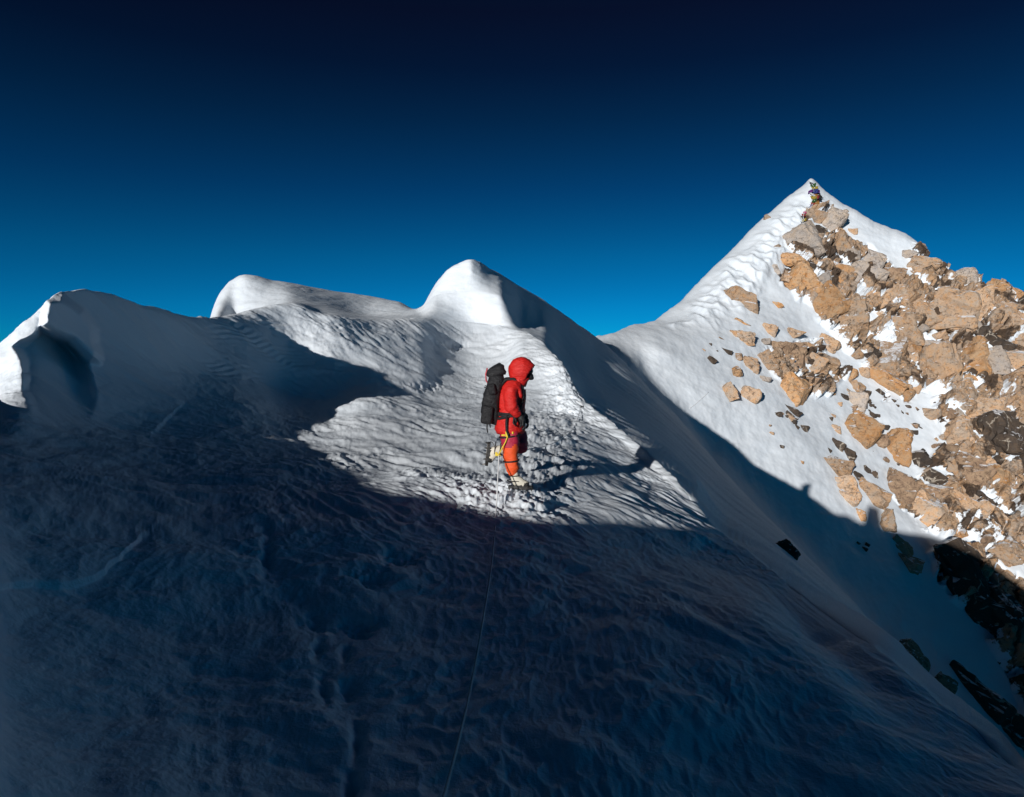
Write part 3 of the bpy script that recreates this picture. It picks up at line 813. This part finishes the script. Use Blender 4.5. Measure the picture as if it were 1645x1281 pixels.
 (1458, 910, 36, 30, -10, 't', 'rock just inside the big shadow under the lowest sunlit boulder'),
]
n_rock = 0
for u, v, w, h, tl, k, lb in ROCKS:
    if place_rock(u, v, w, h, tl, k, lb): n_rock += 1
# smaller blocks that fill the face between the named ones: Poisson scatter over the bedrock
taken = [(r[0], r[1], .42 * (r[2] + r[3]) / 2) for r in ROCKS]
AREAS = [(RK1, 46, 12, 30), (RK2, 36, 12, 30), (RK3, 6, 10, 20)]
for poly, num, lo, hi in AREAS:
    xs = [q[0] for q in poly]; ys = [q[1] for q in poly]
    k = 0; tries = 0
    while k < num and tries < 4000:
        tries += 1
        u = RNG.uniform(min(xs), min(max(xs), 1650)); v = RNG.uniform(min(ys), max(ys))
        if not inpoly(np.array([u]), np.array([v]), poly)[0]: continue
        sz = lo + (hi - lo) * RNG.random() ** 1.6
        if any(math.hypot(u - a, v - b) < c + .42 * sz for a, b, c in taken): continue
        kd = RNG.choice('tttgobbtd')
        place_rock(u, v, sz * RNG.uniform(.85, 1.3), sz * RNG.uniform(.8, 1.15), RNG.choice((-30, -20, 15, 25, 40)) + RNG.uniform(-10, 10), kd,
                   'small weathered granite block wedged among the larger rocks of the summit face', 'small blocks filling the rock face')
        taken.append((u, v, .42 * sz)); k += 1
# stones lying on the snow
for poly, num, lo, hi, lb in (([(1330, 640), (1420, 640), (1480, 720), (1480, 800), (1400, 770), (1330, 740)], 26, 4, 11, 'little dark stone lying on the snow among the lower boulders'),
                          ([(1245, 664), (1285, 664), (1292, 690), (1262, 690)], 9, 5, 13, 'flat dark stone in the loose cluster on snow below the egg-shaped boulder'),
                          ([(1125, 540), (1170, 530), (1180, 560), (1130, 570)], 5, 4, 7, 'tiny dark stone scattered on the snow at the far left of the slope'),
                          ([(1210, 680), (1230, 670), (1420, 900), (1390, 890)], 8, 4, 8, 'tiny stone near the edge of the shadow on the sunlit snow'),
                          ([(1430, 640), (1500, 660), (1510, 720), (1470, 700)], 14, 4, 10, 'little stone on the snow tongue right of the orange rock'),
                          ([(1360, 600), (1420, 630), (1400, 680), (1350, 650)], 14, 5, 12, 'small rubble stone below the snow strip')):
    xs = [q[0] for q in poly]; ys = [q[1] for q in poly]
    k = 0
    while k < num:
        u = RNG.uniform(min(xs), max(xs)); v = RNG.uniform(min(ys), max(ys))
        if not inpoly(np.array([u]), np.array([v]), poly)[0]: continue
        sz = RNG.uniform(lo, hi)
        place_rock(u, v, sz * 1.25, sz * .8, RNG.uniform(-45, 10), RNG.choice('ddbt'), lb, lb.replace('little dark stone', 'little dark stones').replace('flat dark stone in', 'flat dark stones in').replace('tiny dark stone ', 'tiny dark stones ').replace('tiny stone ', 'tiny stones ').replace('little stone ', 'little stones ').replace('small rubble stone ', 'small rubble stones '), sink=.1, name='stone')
        k += 1

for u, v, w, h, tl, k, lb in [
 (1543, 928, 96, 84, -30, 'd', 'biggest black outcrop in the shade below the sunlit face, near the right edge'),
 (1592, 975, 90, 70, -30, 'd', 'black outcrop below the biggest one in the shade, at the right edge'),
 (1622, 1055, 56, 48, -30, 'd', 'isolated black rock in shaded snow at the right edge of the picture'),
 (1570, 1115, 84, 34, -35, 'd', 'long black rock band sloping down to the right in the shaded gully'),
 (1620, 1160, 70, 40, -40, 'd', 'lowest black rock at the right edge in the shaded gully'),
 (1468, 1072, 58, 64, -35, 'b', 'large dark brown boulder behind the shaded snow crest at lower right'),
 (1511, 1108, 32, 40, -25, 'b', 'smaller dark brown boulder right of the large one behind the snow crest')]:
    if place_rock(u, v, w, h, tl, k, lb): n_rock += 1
place_rock(1263, 886, 42, 26, -45, 'd', 'dark wedge-shaped rock alone on the shaded snow flank below the sunlit face', bvh=ridge_bvh, thick=.6)
place_rock(1232, 353, 12, 13, 40, 't', 'small tan rock on the left snow ridge just below the summit skyline')

# ------------------------------------------------------------------ the climber
def cloth(name, c, rough=.75, fold=14, amt=.5):
    M = NT(name)
    v = M.coord()
    col = M.mix(M.ramp(M.noise(v, 9, 4), [(.3, 0.), (.7, 1.)]), [x * .86 for x in c], c)
    b = M.bump(M.noise(M.coord((1, 1, 2.6)), fold, 4, .6, 1.2), amt, .02)
    b = M.bump(M.noise(v, 160, 2), .2, .002, b)
    return M.done(col, rough, b)
M_RED = cloth('red_down_fabric', (.60, .012, .008), .6, 11, 1.0)
M_CRIM = cloth('crimson_fabric', (.40, .012, .045), .6)
M_ORANGE = cloth('orange_red_fabric', (.78, .085, .012), .6)
M_BLACK = cloth('black_fabric', (.008, .008, .010), .65, 16, 1.0)
M_GLOVE = cloth('black_glove', (.010, .010, .011), .6)
M_BOOT = cloth('cream_boot_fabric', (.62, .58, .48), .6)
M_SOLE = cloth('black_rubber', (.012, .011, .010), .5)
M_YEL = cloth('yellow_webbing', (.75, .55, .03), .6)
M_PINK = cloth('pink_webbing', (.55, .08, .10), .6)
M = NT('skin'); M_SKIN = M.done((.36, .20, .13), .55)
M = NT('dark_steel'); M.b.inputs['Metallic'].default_value = .8; M_STEEL = M.done((.09, .085, .08), .45)
M = NT('goggle_lens'); M_LENS = M.done((.012, .010, .010), .12)
M = NT('rope_fibre'); v = M.coord()
M_ROPE = M.done(M.mix(M.noise(v, 60, 2), (.62, .63, .64), (.74, .74, .74)), .7)

def skin_mesh(name, pts, edges, root=0, sub=2):
    """one continuous surface grown round a skeleton: pts are (x, y, z, radius) or (x, y, z, rx, ry)"""
    me = bpy.data.meshes.new(name + '_skeleton')
    me.from_pydata([p[:3] for p in pts], edges, [])
    ob = bpy.data.objects.new(name + '_skeleton', me); COL.objects.link(ob)
    ob.modifiers.new('skin', 'SKIN')
    ly = me.skin_vertices[0] if me.skin_vertices else None
    if ly is None:
        bm = bmesh.new(); bm.from_mesh(me); bm.verts.layers.skin.verify(); bm.to_mesh(me); bm.free()
        ly = me.skin_vertices[0]
    for i, p in enumerate(pts):
        ly.data[i].radius = (p[3], p[4] if len(p) > 4 else p[3])
        ly.data[i].use_root = (i == root)
    ob.modifiers['skin'].use_smooth_shade = True
    m = ob.modifiers.new('sub', 'SUBSURF'); m.levels = sub; m.render_levels = sub
    dg = bpy.context.evaluated_depsgraph_get()
    out = bpy.data.meshes.new_from_object(ob.evaluated_get(dg))
    bpy.data.objects.remove(ob); bpy.data.meshes.remove(me)
    out.name = name
    return out

def link(name, me, mats, parent, smooth_=True):
    ob = bpy.data.objects.new(name, me); COL.objects.link(ob)
    me.materials.clear()
    for m_ in (mats if isinstance(mats, (list, tuple)) else [mats]): me.materials.append(m_)
    if smooth_:
        for p in me.polygons: p.use_smooth = True
    if parent: ob.parent = parent
    return ob

def bm_obj(name, bm, mats, parent, smooth_=False):
    me = bpy.data.meshes.new(name); bmesh.ops.recalc_face_normals(bm, faces=bm.faces[:]); bm.to_mesh(me); bm.free()
    return link(name, me, mats, parent, smooth_)

def tube(bm, pts, r, n=6):
    pts = [Vector(p) for p in pts]; rings = []
    up = Vector((.13, .2, .97)).normalized()
    for i, p in enumerate(pts):
        t = (pts[min(i + 1, len(pts) - 1)] - pts[max(i - 1, 0)]).normalized()
        a = t.cross(up); a = a.normalized() if a.length > 1e-4 else t.orthogonal().normalized()
        b = t.cross(a)
        rr = r[i] if isinstance(r, (list, tuple)) else r
        rings.append([bm.verts.new(p + (a * math.cos(k * 2 * math.pi / n) + b * math.sin(k * 2 * math.pi / n)) * rr) for k in range(n)])
    for A_, B_ in zip(rings[:-1], rings[1:]):
        for k in range(n): bm.faces.new((A_[k], A_[(k + 1) % n], B_[(k + 1) % n], B_[k]))
    bm.faces.new(rings[0][::-1]); bm.faces.new(rings[-1])

def puff(me, amp, freq, seed):
    """loose folds in a padded garment"""
    so = Vector((seed, seed * 2.3, seed * .7))
    me.update()
    nn = [v.normal.copy() for v in me.vertices]
    for v, n_ in zip(me.vertices, nn):
        q = Vector((v.co.x * freq, v.co.y * freq, v.co.z * freq * 1.9))
        v.co += n_ * amp * (mnoise.noise(q + so) + .5 * mnoise.noise(q * 2.3 + so))

def rbox(bm, c, size, bev, rot=None, sub=2):
    """a soft-edged block"""
    r = bmesh.ops.create_cube(bm, size=1.0)
    vs = r['verts']
    Mx = Matrix.Translation(Vector(c)) @ (rot.to_4x4() if rot else Matrix.Identity(4)) @ Matrix.Diagonal((*size, 1))
    bmesh.ops.transform(bm, matrix=Mx, verts=vs)
    es = list({e for v in vs for e in v.link_edges})
    bmesh.ops.bevel(bm, geom=es, offset=bev, segments=sub, profile=.5, affect='EDGES', clamp_overlap=True)

FOOT_U, FOOT_V = 832, 782
hit = ridge_bvh.ray_cast(Vector((0, 0, 0)), ray(FOOT_U, FOOT_V).normalized())[0]
climber = bpy.data.objects.new('person', None); COL.objects.link(climber)
climber.location = hit + Vector((0, 0, -.03))
PS = hit.y / 9.2 * 1.035
climber.scale = (PS, PS, PS)
tag(climber, 'climber in a hooded red down suit walking right, head bowed, one foot lifted behind', 'person')

body_pts = [(-.105, 0, .86, .170), (-.10, 0, 1.00, .158), (-.085, 0, 1.20, .165), (-.055, 0, 1.35, .14), (.0, 0, 1.455, .075), (.05, 0, 1.545, .095), (.075, 0, 1.635, .075),
            (-.10, -.175, 1.345, .10), (-.095, -.255, 1.10, .086), (.025, -.195, .985, .062),
            (-.07, .175, 1.345, .10), (-.03, .25, 1.10, .086), (.075, .17, .965, .062),
            (-.11, -.10, .76, .135), (-.10, -.115, .61, .122), (-.095, -.118, .46, .098), (-.075, -.112, .32, .088), (-.052, -.105, .19, .074),
            (-.07, .09, .77, .145), (.0, .10, .65, .142), (.065, .11, .515, .118), (-.09, .13, .525, .085), (-.235, .13, .54, .070),
            (.155, 0, 1.54, .018)]
body_e = [(0, 1), (1, 2), (2, 3), (3, 4), (4, 5), (5, 6), (3, 7), (7, 8), (8, 9), (3, 10), (10, 11), (11, 12), (0, 13), (13, 14), (14, 15), (15, 16), (16, 17), (0, 18), (18, 19), (19, 20), (20, 21), (21, 22), (5, 23)]
body_pts = [(*p[:3], p[3] * (1.07 if i not in (4, 5, 6, 23) else 1)) for i, p in enumerate(body_pts)]
me = skin_mesh('body', body_pts, body_e, 0, 3)
puff(me, .018, 7, 3.1)
body = link('body', me, [M_RED, M_CRIM, M_ORANGE, M_SKIN], climber)
for p in me.polygons:
    c = p.center
    edge = .02 * math.sin(c.x * 31 + c.y * 17)
    if c.z > 1.47 + edge * .2 and c.x > -.03 or c.z > 1.50: p.material_index = 3
    elif c.y < -.01 and c.z < .60 + edge and c.x < .02: p.material_index = 2
    elif c.y >= -.01 and c.z < .66 and c.x < -.03: p.material_index = 2
    elif c.z < .765 + edge: p.material_index = 1
# baggy skirt of the jacket over the hips
def ring_shell(name, rings, mat, parent, thick=.012, folds=.012, seed=1.0, n=28):
    """rings: (cx, cy, z, rx, ry)"""
    bm = bmesh.new(); R_ = []
    for cx, cy, z, rx, ry in rings:
        row = []
        for k in range(n):
            a = 2 * math.pi * k / n
            f = 1 + folds / max(rx, .01) * (mnoise.noise(Vector((math.cos(a) * 2.2, math.sin(a) * 2.2, z * 9 + seed))) + .5 * math.sin(a * 5 + seed))
            row.append(bm.verts.new((cx + rx * f * math.cos(a), cy + ry * f * math.sin(a), z)))
        R_.append(row)
    for A_, B_ in zip(R_[:-1], R_[1:]):
        for k in range(n): bm.faces.new((A_[k], A_[(k + 1) % n], B_[(k + 1) % n], B_[k]))
    ob = bm_obj(name, bm, mat, parent, True)
    bm = bmesh.new(); bm.from_mesh(ob.data)
    bmesh.ops.solidify(bm, geom=bm.faces[:], thickness=thick); bm.to_mesh(ob.data); bm.free()
    for p in ob.data.polygons: p.use_smooth = True
    return ob
ring_shell('jacket', [(-.105, 0, .745, .185, .205), (-.108, 0, .80, .205, .225), (-.105, 0, .90, .19, .21), (-.09, 0, 1.0, .168, .19), (-.085, 0, 1.10, .175, .20), (-.08, 0, 1.22, .180, .205), (-.07, 0, 1.32, .165, .20)], M_RED, climber, .014, .014, 2.2)
# hood: a padded shell open at the face, brim forward
bm = bmesh.new()
bmesh.ops.create_uvsphere(bm, u_segments=40, v_segments=28, radius=1.0)
fd = Vector((.86, 0, -.50)).normalized()
kill = [v for v in bm.verts if v.co.dot(fd) > .64 or v.co.z < -.93]
bmesh.ops.delete(bm, geom=kill, context='VERTS')
for v in bm.verts:
    d = v.co.copy()
    k = 1 + .05 * mnoise.noise(d * 3.1) + .03 * mnoise.noise(d * 7)
    brim = max(0, d.dot(fd) - .35) * .35 * max(0, d.z + .2)
    v.co = Vector((d.x * .172 * k + .045 + brim * .34, d.y * .155 * k, d.z * .178 * k + 1.565 + brim * .05))
    if d.z < -.6: v.co.x -= .02; v.co.y *= 1.15
bmesh.ops.solidify(bm, geom=bm.faces[:], thickness=.022)
bm_obj('hood', bm, M_RED, climber, True)
# collar closing the neck
ring_shell('collar', [(-.03, 0, 1.36, .12, .135), (.0, 0, 1.43, .115, .12), (.035, 0, 1.475, .115, .11)], M_RED, climber, .016, .006, 4.0)
# goggles and mask under the brim
bm = bmesh.new(); bmesh.ops.create_uvsphere(bm, u_segments=20, v_segments=12, radius=1)
for v in bm.verts: v.co = Vector((v.co.x * .05 + .150, v.co.y * .092, v.co.z * .046 + 1.560))
bm_obj('goggles', bm, M_LENS, climber, True)
bm = bmesh.new(); bmesh.ops.create_uvsphere(bm, u_segments=20, v_segments=12, radius=1)
for v in bm.verts: v.co = Vector((v.co.x * .06 + .142 + .03 * max(0, -v.co.z), v.co.y * .068, v.co.z * .052 + 1.492))
mask = bm_obj('face_mask', bm, M_BLACK, climber, True)

def glove(side, wrist, aim):
    """padded glove, fingers loosely curled"""
    w = Vector(wrist); f = Vector(aim).normalized(); s_ = Vector((0, 1, 0)); s_ = (s_ - f * s_.dot(f)).normalized(); dn = f.cross(s_)
    if dn.x > 0: dn = -dn
    P_ = [(*(w - f * .05), .052), (*(w + f * .02), .046), (*(w + f * .075), .043, .03)]
    E_ = [(0, 1), (1, 2)]
    for k, ln in ((-1.5, .060), (-.5, .072), (.5, .068), (1.5, .054)):
        b0 = w + f * .095 + s_ * k * .021
        b1 = b0 + (f + dn * .25).normalized() * ln * .5
        b2 = b1 + (f * .5 + dn * .8).normalized() * ln * .4
        b3 = b2 + (dn - f * .1).normalized() * ln * .3
        i = len(P_)
        P_ += [(*b0, .013), (*b1, .0125), (*b2, .012), (*b3, .010)]
        E_ += [(2, i), (i, i + 1), (i + 1, i + 2), (i + 2, i + 3)]
    t0 = w + f * .045 - s_ * side * .038; t1 = t0 + (f * .8 - s_ * side * .5 + dn * .3).normalized() * .036; t2 = t1 + (f + dn * .5).normalized() * .03
    i = len(P_); P_ += [(*t0, .016), (*t1, .015), (*t2, .012)]; E_ += [(1, i), (i, i + 1), (i + 1, i + 2)]
    return link('glove', skin_mesh('glove', P_, E_, 1, 1), M_GLOVE, climber)
glove(1, (.045, -.19, .965), (.35, .05, -.95))
glove(-1, (.095, .165, .945), (.40, -.05, -.92))

def boot(origin, roty, roll=0.0):
    """tall insulated boot: foot along +x, sole down"""
    Mx = Matrix.Translation(Vector(origin)) @ Matrix.Rotation(roty, 4, 'Y') @ Matrix.Rotation(roll, 4, 'Z')
    P_ = [(-.055, 0, .085, .058), (.02, 0, .095, .060), (.10, 0, .075, .052), (.165, 0, .062, .042), (-.045, 0, .17, .066), (-.045, 0, .255, .078)]
    me = skin_mesh('boot', P_, [(0, 1), (1, 2), (2, 3), (1, 4), (4, 5)], 1, 2)
    puff(me, .006, 14, 5.0); me.transform(Mx)
    b = link('boot', me, [M_BOOT, M_SOLE], climber)
    inv = Mx.inverted()
    for p in me.polygons:
        c = inv @ p.center
        if c.z < .065 or (c.x > .09 and c.z < .10): p.material_index = 1
    prof = [(-.115, -.030), (-.10, -.042), (-.03, -.040), (.06, -.050), (.14, -.048), (.195, -.028), (.21, 0)]
    prof = prof + [(x, -y) for x, y in prof[-2::-1]]
    bm = bmesh.new(); lo = [bm.verts.new((x, y, .018)) for x, y in prof]; hi = [bm.verts.new((x, y, .055)) for x, y in prof]
    n = len(prof)
    for k in range(n): bm.faces.new((lo[k], lo[(k + 1) % n], hi[(k + 1) % n], hi[k]))
    bm.faces.new(lo[::-1]); bm.faces.new(hi); bm.transform(Mx)
    bm_obj('sole', bm, M_SOLE, b)
    bm = bmesh.new()
    for y in (-.040, .040): tube(bm, [(-.10, y * .8, .016), (.02, y, .016), (.13, y * 1.1, .016), (.20, y * .5, .02)], .006, 5)
    for x in (-.09, -.02, .06, .14): tube(bm, [(x, -.04, .016), (x, .04, .016)], .005, 5)
    for x, y in ((-.10, -.035), (-.10, .035), (-.03, -.038), (-.03, .038), (.05, -.046), (.05, .046), (.12, -.045), (.12, .045), (.185, -.02), (.185, .02)):
        tube(bm, [(x, y, .018), (x + (.012 if x > .15 else 0), y * 1.08, -.028)], [.008, .0015], 5)
    tube(bm, [(-.125, 0, .05), (-.115, -.03, .085), (-.05, -.063, .12), (.03, -.064, .12)], .005, 5)
    bm.transform(Mx); bm_obj('crampon', bm, M_STEEL, b)
    bm = bmesh.new()
    for z_, r_ in ((.12, .068), (.19, .073)):
        tube(bm, [(-.045 + r_ * math.cos(a) * (1.25 if z_ < .15 else 1.05), r_ * math.sin(a), z_) for a in [k * math.pi / 8 for k in range(17)]], .007, 5)
    bm.transform(Mx); bm_obj('strap', bm, M_SOLE, b)
    return b
boot((-.012, -.105, .01), 0.0, math.radians(-6))
boot((-.43, .13, .495), math.radians(97), 0.0)
# gaiter straps, harness, slings
bm = bmesh.new()
def loop(c, rx, ry, r, tilt=0, n=22):
    tube(bm, [(c[0] + rx * math.cos(a), c[1] + ry * math.sin(a), c[2] + tilt * math.cos(a)) for a in [2 * math.pi * k / n for k in range(n + 1)]], r, 6)
loop((-.088, -.115, .395), .098, .10, .012, .01)
bm_obj('gaiter_strap', bm, M_BLACK, climber, True)
bm = bmesh.new()
loop((-.10, 0, 1.01), .19, .21, .018, -.01); loop((-.10, 0, .985), .19, .212, .014, -.01)
loop((-.105, -.105, .72), .135, .125, .013, .02); loop((-.03, .11, .72), .125, .14, .013, .02)
tube(bm, [(-.14, -.215, 1.0), (-.15, -.235, .9), (-.145, -.24, .80), (-.12, -.235, .73)], .017, 6)
tube(bm, [(-.05, -.22, 1.0), (-.02, -.235, .92), (-.03, -.235, .86), (-.06, -.23, .90), (-.05, -.22, 1.0)], .014, 6)
tube(bm, [(.0, -.205, .99), (.04, -.21, .90), (.03, -.215, .84)], .016, 6)
hz = bm_obj('harness', bm, M_BLACK, climber, True)
bm = bmesh.new()
rbox(bm, (-.145, -.235, .76), (.035, .02, .075), .006); rbox(bm, (-.19, -.20, .74), (.05, .016, .022), .005); rbox(bm, (-.07, -.23, .775), (.02, .014, .03), .004)
bm_obj('sling', bm, M_YEL, hz)
bm = bmesh.new()
tube(bm, [(-.12, -.235, .77), (-.16, -.245, .66), (-.22, -.245, .55), (-.245, -.24, .50)], .008, 5)
rbox(bm, (-.25, -.24, .485), (.055, .022, .03), .006, Matrix.Rotation(.5, 3, 'Y')); rbox(bm, (-.28, -.235, .50), (.03, .018, .05), .005)
bm_obj('lanyard', bm, M_YEL, hz)

# ------------------------------------------------------------------ the backpack he carries
pack = bpy.data.objects.new('backpack', None); COL.objects.link(pack)
pack.location = climber.location; pack.scale = climber.scale
tag(pack, 'black mountaineering backpack on the back of the climber in red', 'backpack')
bm = bmesh.new()
rows = [(-.335, 0, .86, .085, .115), (-.35, 0, .92, .115, .15), (-.36, 0, 1.02, .128, .165), (-.35, 0, 1.14, .125, .165), (-.335, 0, 1.26, .115, .16), (-.305, 0, 1.38, .105, .15), (-.285, 0, 1.46, .100, .145), (-.28, 0, 1.50, .08, .12)]
R_ = []
for cx, cy, z, rx, ry in rows:
    row = []
    for k in range(28):
        a = 2 * math.pi * k / 28
        ca, sa = math.cos(a), math.sin(a)
        q = .62
        row.append(bm.verts.new((cx + rx * math.copysign(abs(ca) ** q, ca), ry * math.copysign(abs(sa) ** q, sa), z)))
    R_.append(row)
for A_, B_ in zip(R_[:-1], R_[1:]):
    for k in range(28): bm.faces.new((A_[k], A_[(k + 1) % 28], B_[(k + 1) % 28], B_[k]))
bm.faces.new(R_[0][::-1]); bm.faces.new(R_[-1])
bmesh.ops.subdivide_edges(bm, edges=bm.edges[:], cuts=1, use_grid_fill=True)
pk = bm_obj('pack_body', bm, M_BLACK, pack, True); puff(pk.data, .026, 7, 8.0)
bm = bmesh.new(); rbox(bm, (-.285, 0, 1.55), (.235, .29, .17), .06, Matrix.Rotation(-.42, 3, 'Y'), 3)
bmesh.ops.subdivide_edges(bm, edges=bm.edges[:], cuts=1, use_grid_fill=True)
ld = bm_obj('lid', bm, M_BLACK, pack, True); puff(ld.data, .028, 8, 2.0)
bm = bmesh.new(); rbox(bm, (-.40, -.17, 1.0), (.15, .08, .24), .035, Matrix.Rotation(.12, 3, 'Y'), 3); bm_obj('side_pocket', bm, M_BLACK, pack, True)
bm = bmesh.new(); rbox(bm, (-.335, -.165, 1.33), (.10, .07, .15), .03, Matrix.Rotation(-.2, 3, 'Y'), 3); bm_obj('side_pouch', bm, M_BLACK, pack, True)
bm = bmesh.new()
for y in (-.11, .11):
    tube(bm, [(-.23, y, 1.36), (-.16, y * 1.15, 1.455), (-.06, y * 1.2, 1.465), (.055, y * 1.1, 1.36), (.075, y * 1.1, 1.22), (.03, y * 1.6, 1.08), (-.12, y * 1.9, .98), (-.26, y * 1.5, .95)], .020, 6)
    bm_obj('shoulder_strap', bm, M_BLACK, pack, True); bm = bmesh.new()
for z0, z1 in ((1.08, 1.14), (1.30, 1.36)):
    for y in (-.172, .172):
        tube(bm, [(-.25, y * .95, z0), (-.34, y, (z0 + z1) / 2), (-.44, y * .9, z1)], .007, 5)
tube(bm, [(-.40, -.09, .90), (-.405, -.10, .82), (-.395, -.105, .76)], .009, 5); tube(bm, [(-.37, -.13, .90), (-.36, -.135, .83)], .008, 5)
bm_obj('strap', bm, M_BLACK, pack, True)
bm = bmesh.new(); tube(bm, [(-.40, -.05, 1.60), (-.42, -.06, 1.52), (-.415, -.05, 1.44), (-.39, -.07, 1.40)], .011, 6); bm_obj('loop', bm, M_PINK, pack, True)

# ------------------------------------------------------------------ ropes and anchor
def on_snow(u, v, lift=.02, bvh=None):
    h = (bvh or ridge_bvh).ray_cast(Vector((0, 0, 0)), ray(u, v).normalized())
    return h[0] + Vector((0, 0, lift)) if h[0] else None
def dense(pts, n=10):
    out = []
    P_ = [Vector(p) for p in pts]
    for i in range(len(P_) - 1):
        a, b = P_[max(i - 1, 0)], P_[i]; c, d = P_[i + 1], P_[min(i + 2, len(P_) - 1)]
        for k in range(n):
            t = k / n
            out.append(.5 * ((2 * b) + (c - a) * t + (2 * a - 5 * b + 4 * c - d) * t * t + (3 * b - a - 3 * c + d) * t ** 3))
    return out + [P_[-1]]
cl = climber.location
bm = bmesh.new()
top = cl + Vector((-.245, -.25, .49)) * PS
path = [top, top + (on_snow(797, 822, .03) - top) * .55 + Vector((0, 0, -.02)), on_snow(797, 826, .02), on_snow(791, 900, .015), on_snow(776, 1000, .015), on_snow(756, 1110, .015), on_snow(733, 1210, .015), on_snow(712, 1290, .015), on_snow(700, 1340, .01)]
tube(bm, dense([p for p in path if p is not None]), .0075, 6)
tag(bm_obj('rope', bm, M_ROPE, None, True), 'long white rope running from behind the climber down to the bottom of the picture', 'rope')
bm = bmesh.new()
path = [cl + Vector((.02, .0, .45)) * PS, on_snow(850, 731, .10), on_snow(871, 722, .04), on_snow(900, 708, .02), on_snow(921, 690, .03), on_snow(932, 662, .03), on_snow(936, 653, .04), on_snow(926, 646, .02)]
tube(bm, dense([p for p in path if p is not None]), .009, 6)
tag(bm_obj('rope', bm, M_ROPE, None, True), 'short white rope in front of the climber leading up to the dark snow anchor', 'rope')
a0 = on_snow(933, 656, .05); a1 = on_snow(958, 657, .0)
bm = bmesh.new(); tube(bm, [a0, a0.lerp(a1, .5), a1], .018, 6); tube(bm, [a0 + Vector((0, 0, .03)), a0 + Vector((0, 0, -.12))], .012, 6)
tag(bm_obj('snow_anchor', bm, M_STEEL, None), 'dark metal bar set in the snow as an anchor, right of the climber', 'anchor')
bm = bmesh.new()
path = [on_snow(1108, 657, .03, base_bvh), on_snow(1118, 650, .05, base_bvh), on_snow(1128, 641, .05, base_bvh), on_snow(1138, 631, .03, base_bvh)]
tube(bm, dense([p for p in path if p is not None], 6), .022, 5)
tag(bm_obj('rope', bm, M_ROPE, None, True), 'thin pale rope end crossing the shadow edge under the summit slope', 'rope')

# ------------------------------------------------------------------ prayer flags at the summit
FLC = {}
for nme, c in (('blue', (.03, .05, .25)), ('white', (.75, .75, .75)), ('red', (.36, .03, .03)), ('green', (.05, .14, .04)), ('yellow', (.50, .38, .05)), ('purple', (.16, .03, .25)), ('orange', (.42, .20, .05)), ('black', (.02, .02, .022)), ('pink', (.62, .05, .22))):
    FLC[nme] = cloth('flag_' + nme, c, .8, 3, .6)
def flag_string(spots, label, size):
    """a cord with cloth flags bunched along it; spots: (u, v, colour)"""
    root = bpy.data.objects.new('prayer_flags', None); COL.objects.link(root)
    pts = []
    for u, v, c in spots:
        h = base_bvh.ray_cast(Vector((0, 0, 0)), ray(u, v).normalized())[0]
        if h is None: h = ray(u, v) * (MK * 49.3 / ray(u, v).y)
        pts.append(h - h.normalized() * .55 + Vector((0, 0, .05)))
    root.location = pts[-1]
    bm = bmesh.new(); tube(bm, [p - root.location for p in pts], .03, 5); bm_obj('cord', bm, M_ROPE, root)
    rg = random.Random(len(spots) * 7 + int(spots[0][0]))
    for p, (u, v, c) in zip(pts, spots):
        bm = bmesh.new(); n = 6
        sz = .62 * size * rg.uniform(.75, 1.35); a = rg.uniform(-.9, .9); dz = rg.uniform(-.25, .1)
        ex = Vector((math.cos(a), -.35, math.sin(a) * .6)) * sz; ey = Vector((-math.sin(a) * .5, -.45, -.85)).normalized() * sz * rg.uniform(.7, 1.1)
        g = [[bm.verts.new((p - root.location) + ex * (i / n - .5) + ey * (j / n - .4) + Vector((0, -1, .3)) * sz * .28 * mnoise.noise(Vector((i * .5 + u, j * .5 + v, 0)))) for i in range(n + 1)] for j in range(n + 1)]
        for j in range(n):
            for i in range(n): bm.faces.new((g[j][i], g[j][i + 1], g[j + 1][i + 1], g[j + 1][i]))
        bmesh.ops.solidify(bm, geom=bm.faces[:], thickness=.012)
        bm_obj('flag', bm, FLC[c], root, True)
    tag(root, label, 'prayer flags')
    return root
flag_string([(1304, 296, 'black'), (1306, 299, 'green'), (1309, 303, 'yellow'), (1302, 308, 'purple'), (1308, 308, 'blue'), (1313, 309, 'purple'), (1316, 314, 'black'), (1305, 313, 'white'), (1310, 315, 'orange'), (1307, 318, 'yellow'), (1312, 319, 'red'), (1315, 320, 'black'), (1308, 323, 'green'), (1311, 326, 'orange')],
            'thick bunch of multicoloured prayer flags just under the tip of the summit', 1.0)
flag_string([(1306, 328, 'red'), (1304, 332, 'purple'), (1300, 334, 'blue'), (1295, 336, 'white'), (1293, 342, 'pink'), (1291, 346, 'red'), (1290, 350, 'black'), (1292, 354, 'yellow'), (1289, 359, 'black')],
            'string of red, purple and yellow prayer flags trailing down the left of the summit rocks', .62)
flag_string([(1277, 370, 'yellow'), (1273, 373, 'yellow'), (1269, 376, 'yellow')],
            'yellow prayer flags lying across the upper left edge of the pale slab', .5)
